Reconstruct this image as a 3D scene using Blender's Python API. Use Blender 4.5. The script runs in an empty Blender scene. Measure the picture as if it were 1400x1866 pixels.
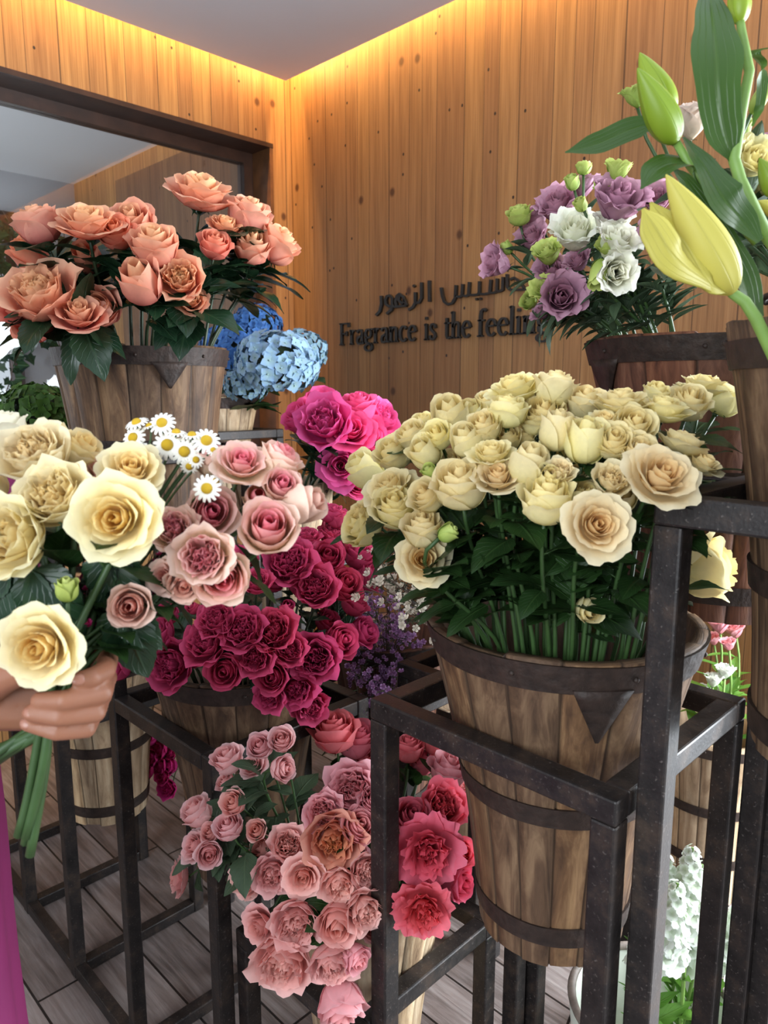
import bpy, math, random
from mathutils import Vector, Matrix, Quaternion

# ------------------------------------------------------------------ camera
SC = bpy.context.scene
COL = SC.collection
F_PX, PITCH, EYE = 1341.0, math.radians(9.5), 1.55
cam_data = bpy.data.cameras.new('camera')
cam = bpy.data.objects.new('camera', cam_data)
COL.objects.link(cam)
cam.location = (0, 0, EYE)
cam.rotation_euler = (math.radians(90) - PITCH, 0, math.radians(-45))
cam_data.sensor_fit = 'VERTICAL'
cam_data.sensor_height = 36.0
cam_data.lens = F_PX / 1866 * 36.0
cam_data.clip_start = 0.02
cam_data.dof.use_dof = True
cam_data.dof.focus_distance = 1.25
cam_data.dof.aperture_fstop = 9.0
SC.camera = cam

# ------------------------------------------------------------------ world, light, exposure
SC.view_settings.view_transform = 'Standard'
SC.view_settings.look = 'None'
SC.view_settings.exposure = 0.15
SC.view_settings.gamma = 1.0
SC.view_settings.use_curve_mapping = False
SC.cycles.max_bounces = 8
SC.cycles.diffuse_bounces = 4
SC.cycles.glossy_bounces = 3
SC.cycles.transmission_bounces = 6
SC.cycles.caustics_reflective = False
SC.cycles.caustics_refractive = False
SC.cycles.sample_clamp_indirect = 6.0

WORLD = bpy.data.worlds.new('world')
SC.world = WORLD
WORLD.use_nodes = True
wn = WORLD.node_tree.nodes
wn['Background'].inputs[0].default_value = (0.80, 0.90, 1.0, 1)
wn['Background'].inputs[1].default_value = 0.68


def area(name, loc, aim, sx, sy, power, color):
    d = bpy.data.lights.new(name, 'AREA')
    d.shape = 'RECTANGLE'
    d.size, d.size_y, d.energy, d.color = sx, sy, power, color
    o = bpy.data.objects.new(name, d)
    COL.objects.link(o)
    o.location = loc
    o.rotation_euler = (Vector(aim) - Vector(loc)).to_track_quat('-Z', 'Y').to_euler()
    return o


# daylight arriving through the shop's glazed front on the right; unseen fill lamp added behind the viewer
area('daylight_shopfront', (2.75, -0.85, 1.3), (1.0, 0.4, 0.4), 2.2, 2.4, 380, (0.86, 0.94, 1.0))
area('fill_behind_viewer', (-1.7, -0.1, 1.75), (0.85, 0.95, 0.5), 1.5, 2.0, 62, (0.86, 0.94, 1.0))
# daylight in the room built for the glass reflection
area('daylight_reflected', (-0.6, 4.7, 1.9), (2.2, 4.9, 2.6), 1.8, 2.0, 70, (0.85, 0.93, 1.0))

WALL_X, WALL_Y = 2.55, 3.24
GAP = 0.10                     # light trough between ceiling panel and boards
CEIL_Z = 1.55 + 1.561 * (1 - GAP / 2.9)
WARM = (1.0, 0.58, 0.20)
for nm_, loc_, sx_, sy_, pw_ in (('cove_light_right', (WALL_X - 0.075, 1.2, CEIL_Z + 0.17), 0.03, 4.0, 46), ('cove_light_left', (0.3, WALL_Y - 0.075, CEIL_Z + 0.17), 4.4, 0.03, 46)):
    area(nm_, loc_, (0, 0, 0), sx_, sy_, pw_, WARM).rotation_euler = (0, 0, 0)

# ------------------------------------------------------------------ pixel helpers (photo frame 1400 x 1866)
S2 = math.sqrt(0.5)
CT, ST = math.cos(PITCH), math.sin(PITCH)
RIGHT = Vector((S2, -S2, 0))
FWD = Vector((S2, S2, 0))
UP = Vector((0, 0, 1))
BACK = -FWD


def ray(px, py):
    x = (px - 700) / F_PX
    yd = (py - 933) / F_PX
    h = CT - yd * ST
    v = -ST - yd * CT
    return Vector(((h + x) * S2, (h - x) * S2, v))


def T(px, py, t):
    return ray(px, py) * t + Vector((0, 0, EYE))


def on_x(px, py, x):
    d = ray(px, py)
    return d * (x / d.x) + Vector((0, 0, EYE))


def on_y(px, py, y):
    d = ray(px, py)
    return d * (y / d.y) + Vector((0, 0, EYE))


def srgb(r, g, b, a=1):
    def f(c):
        c /= 255.0
        return c / 12.92 if c <= 0.04045 else ((c + 0.055) / 1.055) ** 2.4
    return (f(r), f(g), f(b), a)


# ------------------------------------------------------------------ mesh helper
class MB:
    def __init__(s):
        s.v, s.f, s.c = [], [], []

    def add(s, verts, faces, cols=None):
        n = len(s.v)
        s.v += [tuple(p) for p in verts]
        s.c += cols if cols else [(0, 0, 0, 1)] * len(verts)
        s.f += [tuple(i + n for i in q) for q in faces]
        return s

    def grid(s, rows, cols=None, close=False):
        nr, nc = len(rows), len(rows[0])
        faces = []
        for j in range(nr - 1):
            for i in range(nc if close else nc - 1):
                k = (i + 1) % nc
                faces.append((j * nc + i, j * nc + k, (j + 1) * nc + k, (j + 1) * nc + i))
        return s.add([p for r in rows for p in r], faces, [c for r in cols for c in r] if cols else None)

    def box(s, a, b, bev=0.0):
        x0, y0, z0 = a
        x1, y1, z1 = b
        v = [(x0, y0, z0), (x1, y0, z0), (x1, y1, z0), (x0, y1, z0), (x0, y0, z1), (x1, y0, z1), (x1, y1, z1), (x0, y1, z1)]
        return s.add(v, [(0, 3, 2, 1), (4, 5, 6, 7), (0, 1, 5, 4), (1, 2, 6, 5), (2, 3, 7, 6), (3, 0, 4, 7)])

    def tube(s, pts, rad, n=7, cap=True, cols=None):
        pts = [Vector(p) for p in pts]
        if not isinstance(rad, (list, tuple)):
            rad = [rad] * len(pts)
        rows, cc = [], []
        prev = None
        for i, p in enumerate(pts):
            d = (pts[min(i + 1, len(pts) - 1)] - pts[max(i - 1, 0)]).normalized()
            if prev is None:
                a = d.orthogonal().normalized()
            else:
                a = (prev - d * prev.dot(d))
                a = a.normalized() if a.length > 1e-6 else d.orthogonal().normalized()
            prev = a
            b = d.cross(a)
            rows.append([p + (a * math.cos(t) + b * math.sin(t)) * rad[i] for t in [2 * math.pi * k / n for k in range(n)]])
            cc.append([(i / (len(pts) - 1), 0, 0, 1)] * n)
        base = len(s.v)
        s.grid(rows, cc, close=True)
        if cap:
            s.f.append(tuple(base + k for k in reversed(range(n))))
            e = base + (len(pts) - 1) * n
            s.f.append(tuple(e + k for k in range(n)))
        return s

    def lathe(s, prof, n=32, center=(0, 0, 0), cols=None):
        cx, cy, cz = center
        rows = [[(cx + r * math.cos(2 * math.pi * k / n), cy + r * math.sin(2 * math.pi * k / n), cz + z) for k in range(n)] for r, z in prof]
        return s.grid(rows, close=True)

    def ellip(s, c, rx, ry, rz, nu=10, nv=7, rot=None, col=None):
        rows = []
        for j in range(nv + 1):
            ph = math.pi * j / nv
            row = []
            for i in range(nu):
                th = 2 * math.pi * i / nu
                p = Vector((rx * math.sin(ph) * math.cos(th), ry * math.sin(ph) * math.sin(th), -rz * math.cos(ph)))
                if rot is not None:
                    p = rot @ p
                row.append(p + Vector(c))
            rows.append(row)
        cc = None
        if col:
            cc = [[col] * nu for _ in rows]
        return s.grid(rows, cc, close=True)

    def mesh(s, name, mat, smooth=True):
        m = bpy.data.meshes.new(name)
        m.from_pydata(s.v, [], s.f)
        if any(c[:3] != (0, 0, 0) for c in s.c):
            at = m.color_attributes.new('pc', 'FLOAT_COLOR', 'POINT')
            at.data.foreach_set('color', [x for c in s.c for x in c])
        if smooth:
            m.polygons.foreach_set('use_smooth', [True] * len(m.polygons))
        m.update()
        if mat:
            m.materials.append(mat)
        return m


def link(name, mesh, parent=None):
    o = bpy.data.objects.new(name, mesh)
    COL.objects.link(o)
    if parent is not None:
        o.parent = parent
        if parent.parent is None:
            o.location = -parent.location
    return o


def obj(name, mb, mat, parent=None, smooth=True, bevel=0.0):
    o = link(name, mb.mesh(name, mat, smooth), parent)
    if bevel:
        b = o.modifiers.new('bevel', 'BEVEL')
        b.width, b.segments, b.limit_method = bevel, 2, 'ANGLE'
    return o


def tag(o, label, cat, group=None, kind=None):
    o['label'] = label
    o['category'] = cat
    if group:
        o['group'] = group
    if kind:
        o['kind'] = kind
    return o


def thing(name, loc, label, cat, group=None):
    o = bpy.data.objects.new(name, None)
    o.empty_display_size = 0.05
    COL.objects.link(o)
    o.location = loc
    return tag(o, label, cat, group)


def struct(name, mb, mat, smooth=False, parent=None, bevel=0.0):
    o = obj(name, mb, mat, parent, smooth, bevel)
    o['kind'] = 'structure'
    return o


# ------------------------------------------------------------------ materials
def nt(name):
    m = bpy.data.materials.new(name)
    m.use_nodes = True
    t = m.node_tree
    b = t.nodes['Principled BSDF']
    return m, t, b


def N(t, kind, **kw):
    n = t.nodes.new(kind)
    for k, v in kw.items():
        if k.startswith('i_'):
            n.inputs[k[2:]].default_value = v
        elif k.startswith('n_'):
            n.inputs[int(k[2:])].default_value = v
        else:
            setattr(n, k, v)
    return n


def L(t, a, b):
    t.links.new(a, b)


def math_n(t, op, a, b=None, clamp=False):
    n = t.nodes.new('ShaderNodeMath')
    n.operation = op
    n.use_clamp = clamp
    for i, x in enumerate((a, b)):
        if x is None:
            continue
        if isinstance(x, (int, float)):
            n.inputs[i].default_value = x
        else:
            t.links.new(x, n.inputs[i])
    return n.outputs[0]


def mixc(t, fac, a, b, blend='MIX'):
    n = t.nodes.new('ShaderNodeMix')
    n.data_type = 'RGBA'
    n.blend_type = blend
    n.clamp_factor = True
    for i, x in ((0, fac), (6, a), (7, b)):
        if isinstance(x, (int, float, tuple)):
            n.inputs[i].default_value = x
        else:
            t.links.new(x, n.inputs[i])
    return n.outputs[2]


def ramp(t, fac, stops):
    n = t.nodes.new('ShaderNodeValToRGB')
    e = n.color_ramp.elements
    while len(e) < len(stops):
        e.new(0.5)
    for k, (p, c) in enumerate(stops):
        e[k].position = p
        e[k].color = c if isinstance(c, tuple) else (c, c, c, 1)
    t.links.new(fac, n.inputs[0])
    return n.outputs[0]


def simple(name, col, rough=0.5, metal=0.0, noise=0.0, nscale=30.0, bump=0.0, spec=0.5):
    m, t, b = nt(name)
    b.inputs['Roughness'].default_value = rough
    b.inputs['Metallic'].default_value = metal
    b.inputs['Specular IOR Level'].default_value = spec
    if noise or bump:
        tc = N(t, 'ShaderNodeTexCoord')
        nz = N(t, 'ShaderNodeTexNoise', i_Scale=nscale, i_Detail=5.0)
        L(t, tc.outputs['Object'], nz.inputs['Vector'])
        d = tuple(c * (1 - noise) for c in col[:3]) + (1,)
        u = tuple(min(1, c * (1 + noise)) for c in col[:3]) + (1,)
        L(t, ramp(t, nz.outputs[0], [(0.3, d), (0.7, u)]), b.inputs['Base Color'])
        if bump:
            bp = N(t, 'ShaderNodeBump', i_Strength=bump, i_Distance=0.01)
            L(t, nz.outputs[0], bp.inputs['Height'])
            L(t, bp.outputs[0], b.inputs['Normal'])
    else:
        b.inputs['Base Color'].default_value = col
    return m


def plank_wall(name, axis, width, base, dark, light, knots=True, rough=0.55):
    """vertical boards; axis = world axis across the boards"""
    m, t, b = nt(name)
    geo = N(t, 'ShaderNodeNewGeometry')
    sep = N(t, 'ShaderNodeSeparateXYZ')
    L(t, geo.outputs['Position'], sep.inputs[0])
    u = sep.outputs[axis]
    z = sep.outputs[2]
    w = math_n(t, 'DIVIDE', u, width)
    # uneven boards: warp the board coordinate a little
    w = math_n(t, 'ADD', w, math_n(t, 'MULTIPLY', math_n(t, 'SINE', math_n(t, 'MULTIPLY', w, 1.7)), 0.25))
    idx = math_n(t, 'FLOOR', w)
    fr = math_n(t, 'FRACT', w)
    wn_ = N(t, 'ShaderNodeTexWhiteNoise', noise_dimensions='1D')
    L(t, idx, wn_.inputs['W'])
    rnd = wn_.outputs['Value']
    # grain
    cb = N(t, 'ShaderNodeCombineXYZ')
    L(t, math_n(t, 'MULTIPLY', u, 38.0), cb.inputs[0])
    L(t, math_n(t, 'MULTIPLY', idx, 7.31), cb.inputs[1])
    L(t, math_n(t, 'MULTIPLY', z, 1.6), cb.inputs[2])
    g1 = N(t, 'ShaderNodeTexNoise', i_Scale=1.0, i_Detail=6.0, i_Roughness=0.6, i_Distortion=0.5)
    L(t, cb.outputs[0], g1.inputs['Vector'])
    cb2 = N(t, 'ShaderNodeCombineXYZ')
    L(t, math_n(t, 'MULTIPLY', u, 160.0), cb2.inputs[0])
    L(t, math_n(t, 'MULTIPLY', idx, 3.7), cb2.inputs[1])
    L(t, math_n(t, 'MULTIPLY', z, 3.5), cb2.inputs[2])
    g2 = N(t, 'ShaderNodeTexNoise', i_Scale=1.0, i_Detail=3.0)
    L(t, cb2.outputs[0], g2.inputs['Vector'])
    col = ramp(t, g1.outputs[0], [(0.28, dark), (0.5, base), (0.75, light)])
    col = mixc(t, 0.35, col, ramp(t, g2.outputs[0], [(0.35, dark), (0.65, light)]))
    # per-board tone
    hs = N(t, 'ShaderNodeHueSaturation', i_Saturation=1.0)
    L(t, col, hs.inputs['Color'])
    L(t, math_n(t, 'ADD', math_n(t, 'MULTIPLY', rnd, 0.26), 0.87), hs.inputs['Value'])
    L(t, math_n(t, 'ADD', math_n(t, 'MULTIPLY', rnd, 0.008), 0.496), hs.inputs['Hue'])
    col = hs.outputs[0]
    hgt = g1.outputs[0]
    if knots:
        for sc, rad, prob, colk, amt in ((4.2, 0.085, 0.70, srgb(82, 48, 22), 1.8), (7.0, 0.042, 0.62, srgb(36, 20, 12), 4.0)):
            cb3 = N(t, 'ShaderNodeCombineXYZ')
            L(t, math_n(t, 'MULTIPLY', u, sc), cb3.inputs[0])
            L(t, math_n(t, 'MULTIPLY', z, sc * 0.8), cb3.inputs[1])
            vo = N(t, 'ShaderNodeTexVoronoi', voronoi_dimensions='2D', i_Scale=1.0, i_Randomness=1.0)
            L(t, cb3.outputs[0], vo.inputs['Vector'])
            kn = math_n(t, 'SUBTRACT', 1.0, math_n(t, 'DIVIDE', vo.outputs['Distance'], rad), True)
            wk = N(t, 'ShaderNodeTexWhiteNoise')
            L(t, vo.outputs['Position'], wk.inputs['Vector'])
            kn = math_n(t, 'MULTIPLY', kn, math_n(t, 'GREATER_THAN', wk.outputs['Value'], prob))
            col = mixc(t, math_n(t, 'MULTIPLY', kn, amt, True), col, colk)
    gap = math_n(t, 'LESS_THAN', math_n(t, 'MINIMUM', fr, math_n(t, 'SUBTRACT', 1.0, fr)), 0.016)
    col = mixc(t, math_n(t, 'MULTIPLY', gap, 0.75), col, srgb(50, 28, 14))
    L(t, col, b.inputs['Base Color'])
    b.inputs['Roughness'].default_value = rough
    bp = N(t, 'ShaderNodeBump', i_Strength=0.35, i_Distance=0.004)
    L(t, math_n(t, 'SUBTRACT', hgt, math_n(t, 'MULTIPLY', gap, 2.0)), bp.inputs['Height'])
    L(t, bp.outputs[0], b.inputs['Normal'])
    return m


def floor_mat():
    m, t, b = nt('floor_boards')
    geo = N(t, 'ShaderNodeNewGeometry')
    sep = N(t, 'ShaderNodeSeparateXYZ')
    L(t, geo.outputs['Position'], sep.inputs[0])
    x, y = sep.outputs[0], sep.outputs[1]
    w = math_n(t, 'DIVIDE', x, 0.135)
    idx = math_n(t, 'FLOOR', w)
    fr = math_n(t, 'FRACT', w)
    wn_ = N(t, 'ShaderNodeTexWhiteNoise', noise_dimensions='1D')
    L(t, idx, wn_.inputs['W'])
    ly = math_n(t, 'ADD', math_n(t, 'DIVIDE', y, 0.9), wn_.outputs['Value'])
    idy = math_n(t, 'FLOOR', ly)
    fy = math_n(t, 'FRACT', ly)
    cbr = N(t, 'ShaderNodeCombineXYZ')
    L(t, idx, cbr.inputs[0])
    L(t, idy, cbr.inputs[1])
    w2 = N(t, 'ShaderNodeTexWhiteNoise', noise_dimensions='2D')
    L(t, cbr.outputs[0], w2.inputs['Vector'])
    cb = N(t, 'ShaderNodeCombineXYZ')
    L(t, math_n(t, 'MULTIPLY', x, 45.0), cb.inputs[0])
    L(t, math_n(t, 'MULTIPLY', y, 3.0), cb.inputs[1])
    L(t, math_n(t, 'MULTIPLY', w2.outputs['Value'], 30.0), cb.inputs[2])
    g = N(t, 'ShaderNodeTexNoise', i_Scale=1.0, i_Detail=7.0, i_Roughness=0.65, i_Distortion=0.6)
    L(t, cb.outputs[0], g.inputs['Vector'])
    st = N(t, 'ShaderNodeTexNoise', i_Scale=4.0, i_Detail=4.0)
    L(t, geo.outputs['Position'], st.inputs['Vector'])
    col = ramp(t, g.outputs[0], [(0.28, srgb(78, 68, 64)), (0.5, srgb(126, 114, 110)), (0.75, srgb(160, 150, 146))])
    col = mixc(t, math_n(t, 'MULTIPLY', ramp(t, st.outputs[0], [(0.45, 0.0), (0.7, 1.0)]), 0.5), col, srgb(88, 66, 54))
    hs = N(t, 'ShaderNodeHueSaturation')
    L(t, col, hs.inputs['Color'])
    L(t, math_n(t, 'ADD', math_n(t, 'MULTIPLY', w2.outputs['Value'], 0.5), 0.72), hs.inputs['Value'])
    gx = math_n(t, 'LESS_THAN', math_n(t, 'MINIMUM', fr, math_n(t, 'SUBTRACT', 1.0, fr)), 0.022)
    gy = math_n(t, 'LESS_THAN', math_n(t, 'MINIMUM', fy, math_n(t, 'SUBTRACT', 1.0, fy)), 0.004)
    gap = math_n(t, 'MAXIMUM', gx, gy)
    L(t, mixc(t, gap, hs.outputs[0], srgb(28, 22, 20)), b.inputs['Base Color'])
    L(t, math_n(t, 'ADD', math_n(t, 'MULTIPLY', g.outputs[0], 0.3), 0.28), b.inputs['Roughness'])
    bp = N(t, 'ShaderNodeBump', i_Strength=0.5, i_Distance=0.004)
    L(t, math_n(t, 'SUBTRACT', g.outputs[0], math_n(t, 'MULTIPLY', gap, 2.5)), bp.inputs['Height'])
    L(t, bp.outputs[0], b.inputs['Normal'])
    return m


def bucket_wood(name, dark, base, light, stain=0.6):
    m, t, b = nt(name)
    tc = N(t, 'ShaderNodeTexCoord')
    at = N(t, 'ShaderNodeAttribute', attribute_name='pc')
    sp = N(t, 'ShaderNodeSeparateColor')
    L(t, at.outputs['Color'], sp.inputs[0])
    mp = N(t, 'ShaderNodeMapping')
    mp.inputs['Scale'].default_value = (42, 42, 3.2)
    L(t, tc.outputs['Object'], mp.inputs[0])
    oi = N(t, 'ShaderNodeObjectInfo')
    ad = N(t, 'ShaderNodeVectorMath', operation='ADD')
    L(t, mp.outputs[0], ad.inputs[0])
    cx = N(t, 'ShaderNodeCombineXYZ')
    L(t, math_n(t, 'MULTIPLY', sp.outputs[0], 60.0), cx.inputs[0])
    L(t, math_n(t, 'MULTIPLY', oi.outputs['Random'], 20.0), cx.inputs[2])
    L(t, cx.outputs[0], ad.inputs[1])
    g = N(t, 'ShaderNodeTexNoise', i_Scale=1.0, i_Detail=7.0, i_Roughness=0.62, i_Distortion=0.9)
    L(t, ad.outputs[0], g.inputs['Vector'])
    col = ramp(t, g.outputs[0], [(0.3, dark), (0.5, base), (0.72, light)])
    hs = N(t, 'ShaderNodeHueSaturation')
    L(t, col, hs.inputs['Color'])
    L(t, math_n(t, 'ADD', math_n(t, 'MULTIPLY', sp.outputs[0], 0.34), 0.82), hs.inputs['Value'])
    L(t, math_n(t, 'ADD', math_n(t, 'MULTIPLY', sp.outputs[0], 0.12), 0.86), hs.inputs['Saturation'])
    s1 = N(t, 'ShaderNodeTexNoise', i_Scale=6.0, i_Detail=5.0, i_Roughness=0.7)
    mp2 = N(t, 'ShaderNodeMapping')
    mp2.inputs['Scale'].default_value = (1.6, 1.6, 1.0)
    L(t, tc.outputs['Object'], mp2.inputs[0])
    L(t, mp2.outputs[0], s1.inputs['Vector'])
    sf = ramp(t, s1.outputs[0], [(0.5, 0.0), (0.68, 1.0)])
    col = mixc(t, math_n(t, 'MULTIPLY', sf, stain), hs.outputs[0], srgb(58, 38, 26))
    # seams between the staves and thin cracks
    col = mixc(t, math_n(t, 'MULTIPLY', sp.outputs[1], 0.8), col, srgb(34, 22, 15))
    L(t, col, b.inputs['Base Color'])
    b.inputs['Roughness'].default_value = 0.62
    b.inputs['Specular IOR Level'].default_value = 0.35
    bp = N(t, 'ShaderNodeBump', i_Strength=0.5, i_Distance=0.004)
    L(t, g.outputs[0], bp.inputs['Height'])
    L(t, bp.outputs[0], b.inputs['Normal'])
    return m


def steel_mat():
    m, t, b = nt('blackened_steel')
    tc = N(t, 'ShaderNodeNewGeometry')
    nz = N(t, 'ShaderNodeTexNoise', i_Scale=22.0, i_Detail=8.0, i_Roughness=0.7)
    L(t, tc.outputs['Position'], nz.inputs['Vector'])
    n2 = N(t, 'ShaderNodeTexNoise', i_Scale=220.0, i_Detail=3.0)
    L(t, tc.outputs['Position'], n2.inputs['Vector'])
    col = ramp(t, nz.outputs[0], [(0.3, srgb(24, 21, 21)), (0.5, srgb(42, 37, 36)), (0.68, srgb(68, 55, 47))])
    col = mixc(t, ramp(t, n2.outputs[0], [(0.62, 0.0), (0.75, 0.6)]), col, srgb(112, 104, 100))
    L(t, col, b.inputs['Base Color'])
    b.inputs['Metallic'].default_value = 0.35
    L(t, math_n(t, 'ADD', math_n(t, 'MULTIPLY', nz.outputs[0], 0.3), 0.28), b.inputs['Roughness'])
    bp = N(t, 'ShaderNodeBump', i_Strength=0.15, i_Distance=0.002)
    L(t, n2.outputs[0], bp.inputs['Height'])
    L(t, bp.outputs[0], b.inputs['Normal'])
    return m


def petal_mat(name, inb, int_, outb, outt, trans=0.28, jitter=0.10, rough=0.55):
    """inner-petal base/tip and outer-petal base/tip colours"""
    m, t, b = nt(name)
    at = N(t, 'ShaderNodeAttribute', attribute_name='pc')
    sp = N(t, 'ShaderNodeSeparateColor')
    L(t, at.outputs['Color'], sp.inputs[0])
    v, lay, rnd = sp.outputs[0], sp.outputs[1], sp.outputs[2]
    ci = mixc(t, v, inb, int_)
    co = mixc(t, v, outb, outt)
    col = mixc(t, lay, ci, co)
    oi = N(t, 'ShaderNodeObjectInfo')
    tc = N(t, 'ShaderNodeTexCoord')
    nz = N(t, 'ShaderNodeTexNoise', i_Scale=5.0, i_Detail=4.0)
    L(t, tc.outputs['Object'], nz.inputs['Vector'])
    hs = N(t, 'ShaderNodeHueSaturation')
    L(t, col, hs.inputs['Color'])
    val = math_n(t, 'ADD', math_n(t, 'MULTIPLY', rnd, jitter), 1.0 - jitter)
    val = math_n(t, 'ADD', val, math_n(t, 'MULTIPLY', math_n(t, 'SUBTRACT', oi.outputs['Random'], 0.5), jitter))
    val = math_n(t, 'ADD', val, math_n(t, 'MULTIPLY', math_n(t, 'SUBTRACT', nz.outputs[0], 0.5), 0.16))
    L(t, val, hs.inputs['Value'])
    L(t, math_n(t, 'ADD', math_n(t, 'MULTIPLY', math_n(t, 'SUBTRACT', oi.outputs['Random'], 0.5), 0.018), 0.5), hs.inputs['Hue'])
    L(t, hs.outputs[0], b.inputs['Base Color'])
    b.inputs['Roughness'].default_value = rough
    b.inputs['Specular IOR Level'].default_value = 0.25
    tr = N(t, 'ShaderNodeBsdfTranslucent')
    L(t, hs.outputs[0], tr.inputs['Color'])
    mx = N(t, 'ShaderNodeMixShader')
    mx.inputs[0].default_value = trans
    L(t, b.outputs[0], mx.inputs[1])
    L(t, tr.outputs[0], mx.inputs[2])
    L(t, mx.outputs[0], t.nodes['Material Output'].inputs['Surface'])
    return m


def leaf_mat(name, c1, c2, vein, rough=0.4, trans=0.15, veinfac=0.6, parallel=False):
    m, t, b = nt(name)
    at = N(t, 'ShaderNodeAttribute', attribute_name='pc')
    sp = N(t, 'ShaderNodeSeparateColor')
    L(t, at.outputs['Color'], sp.inputs[0])
    along, across = sp.outputs[0], sp.outputs[1]
    oi = N(t, 'ShaderNodeObjectInfo')
    tc = N(t, 'ShaderNodeTexCoord')
    nz = N(t, 'ShaderNodeTexNoise', i_Scale=4.0, i_Detail=3.0)
    L(t, tc.outputs['Object'], nz.inputs['Vector'])
    f = math_n(t, 'ADD', math_n(t, 'MULTIPLY', oi.outputs['Random'], 0.6), math_n(t, 'MULTIPLY', nz.outputs[0], 0.5))
    col = mixc(t, f, c1, c2)
    mid = math_n(t, 'SUBTRACT', 1.0, math_n(t, 'MULTIPLY', across, 9.0), True)
    if parallel:
        lat = math_n(t, 'SINE', math_n(t, 'MULTIPLY', across, 20.0))
    else:
        lat = math_n(t, 'SINE', math_n(t, 'MULTIPLY', math_n(t, 'SUBTRACT', along, math_n(t, 'MULTIPLY', across, 0.35)), 48.0))
    lat = math_n(t, 'MULTIPLY', math_n(t, 'SUBTRACT', lat, 0.82, True), 2.2)
    vf = math_n(t, 'MULTIPLY', math_n(t, 'MAXIMUM', mid, lat), veinfac, True)
    col = mixc(t, vf, col, vein)
    L(t, col, b.inputs['Base Color'])
    b.inputs['Roughness'].default_value = rough
    b.inputs['Specular IOR Level'].default_value = 0.4
    bp = N(t, 'ShaderNodeBump', i_Strength=0.35, i_Distance=0.01)
    L(t, math_n(t, 'SUBTRACT', 0.0, math_n(t, 'MAXIMUM', mid, lat)), bp.inputs['Height'])
    L(t, bp.outputs[0], b.inputs['Normal'])
    tr = N(t, 'ShaderNodeBsdfTranslucent')
    L(t, col, tr.inputs['Color'])
    mx = N(t, 'ShaderNodeMixShader')
    mx.inputs[0].default_value = trans
    L(t, b.outputs[0], mx.inputs[1])
    L(t, tr.outputs[0], mx.inputs[2])
    L(t, mx.outputs[0], t.nodes['Material Output'].inputs['Surface'])
    return m


M = {}
M['wall_r'] = plank_wall('pine_boards_right', 1, 0.105, srgb(150, 107, 65), srgb(122, 83, 48), srgb(172, 128, 83))
M['wall_l'] = plank_wall('pine_boards_left', 0, 0.105, srgb(160, 115, 67), srgb(126, 84, 46), srgb(182, 137, 85))
M['wall_shade'] = plank_wall('shaded_boards', 1, 0.12, srgb(104, 74, 52), srgb(78, 54, 38), srgb(124, 92, 66))
M['floor'] = floor_mat()
M['ceiling'] = simple('grey_plaster', srgb(210, 212, 220), 0.9, noise=0.02, nscale=3)
M['frame'] = simple('dark_walnut', srgb(58, 36, 26), 0.4, noise=0.35, nscale=14, bump=0.1)
M['jamb'] = simple('stained_pine', srgb(104, 66, 38), 0.45, noise=0.3, nscale=16, bump=0.1)
M['greywall'] = simple('grey_render', srgb(150, 152, 156), 0.85, noise=0.03, nscale=4)
M['veil'] = simple('white_reflected_ceiling', srgb(214, 218, 222), 0.9)
M['steel'] = steel_mat()
M['iron'] = simple('rusted_iron_hoop', srgb(50, 37, 31), 0.6, 0.25, noise=0.4, nscale=60, bump=0.3)
M['bucket'] = bucket_wood('old_bucket_wood', srgb(56, 37, 24), srgb(102, 73, 48), srgb(142, 110, 76), 0.85)
M['bucket_pale'] = bucket_wood('pale_bucket_wood', srgb(120, 92, 66), srgb(178, 148, 112), srgb(206, 182, 148), 0.3)
M['bucket_dark'] = bucket_wood('dark_bucket_wood', srgb(66, 36, 24), srgb(112, 66, 44), srgb(146, 96, 66), 0.5)
M['soil'] = simple('dark_water', srgb(22, 24, 20), 0.15)
M['enamel'] = simple('chipped_white_enamel', srgb(222, 226, 214), 0.35, noise=0.06, nscale=12)
M['rimwear'] = simple('worn_rim', srgb(120, 108, 100), 0.6, noise=0.35, nscale=40, bump=0.2)
M['letters'] = simple('black_lettering', srgb(30, 27, 25), 0.45)
M['glass'] = nt('clear_glass')[0]
gb = M['glass'].node_tree.nodes['Principled BSDF']
gb.inputs['Transmission Weight'].default_value = 1.0
gb.inputs['Roughness'].default_value = 0.0
gb.inputs['IOR'].default_value = 1.45
M['pane'] = bpy.data.materials.new('window_pane')
M['pane'].use_nodes = True
_t = M['pane'].node_tree
_t.nodes.remove(_t.nodes['Principled BSDF'])
_tr = N(_t, 'ShaderNodeBsdfTransparent')
_gl = N(_t, 'ShaderNodeBsdfGlossy', i_Roughness=0.02)
_mx = N(_t, 'ShaderNodeMixShader')
_fr = N(_t, 'ShaderNodeFresnel', i_IOR=1.45)
L(_t, _fr.outputs[0], _mx.inputs[0])
L(_t, _tr.outputs[0], _mx.inputs[1])
L(_t, _gl.outputs[0], _mx.inputs[2])
L(_t, _mx.outputs[0], _t.nodes['Material Output'].inputs['Surface'])

M['led'] = bpy.data.materials.new('led_diffuser')
M['led'].use_nodes = True
lb = M['led'].node_tree.nodes['Principled BSDF']
lb.inputs['Emission Color'].default_value = (*WARM, 1)
lb.inputs['Emission Strength'].default_value = 3.0

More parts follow.
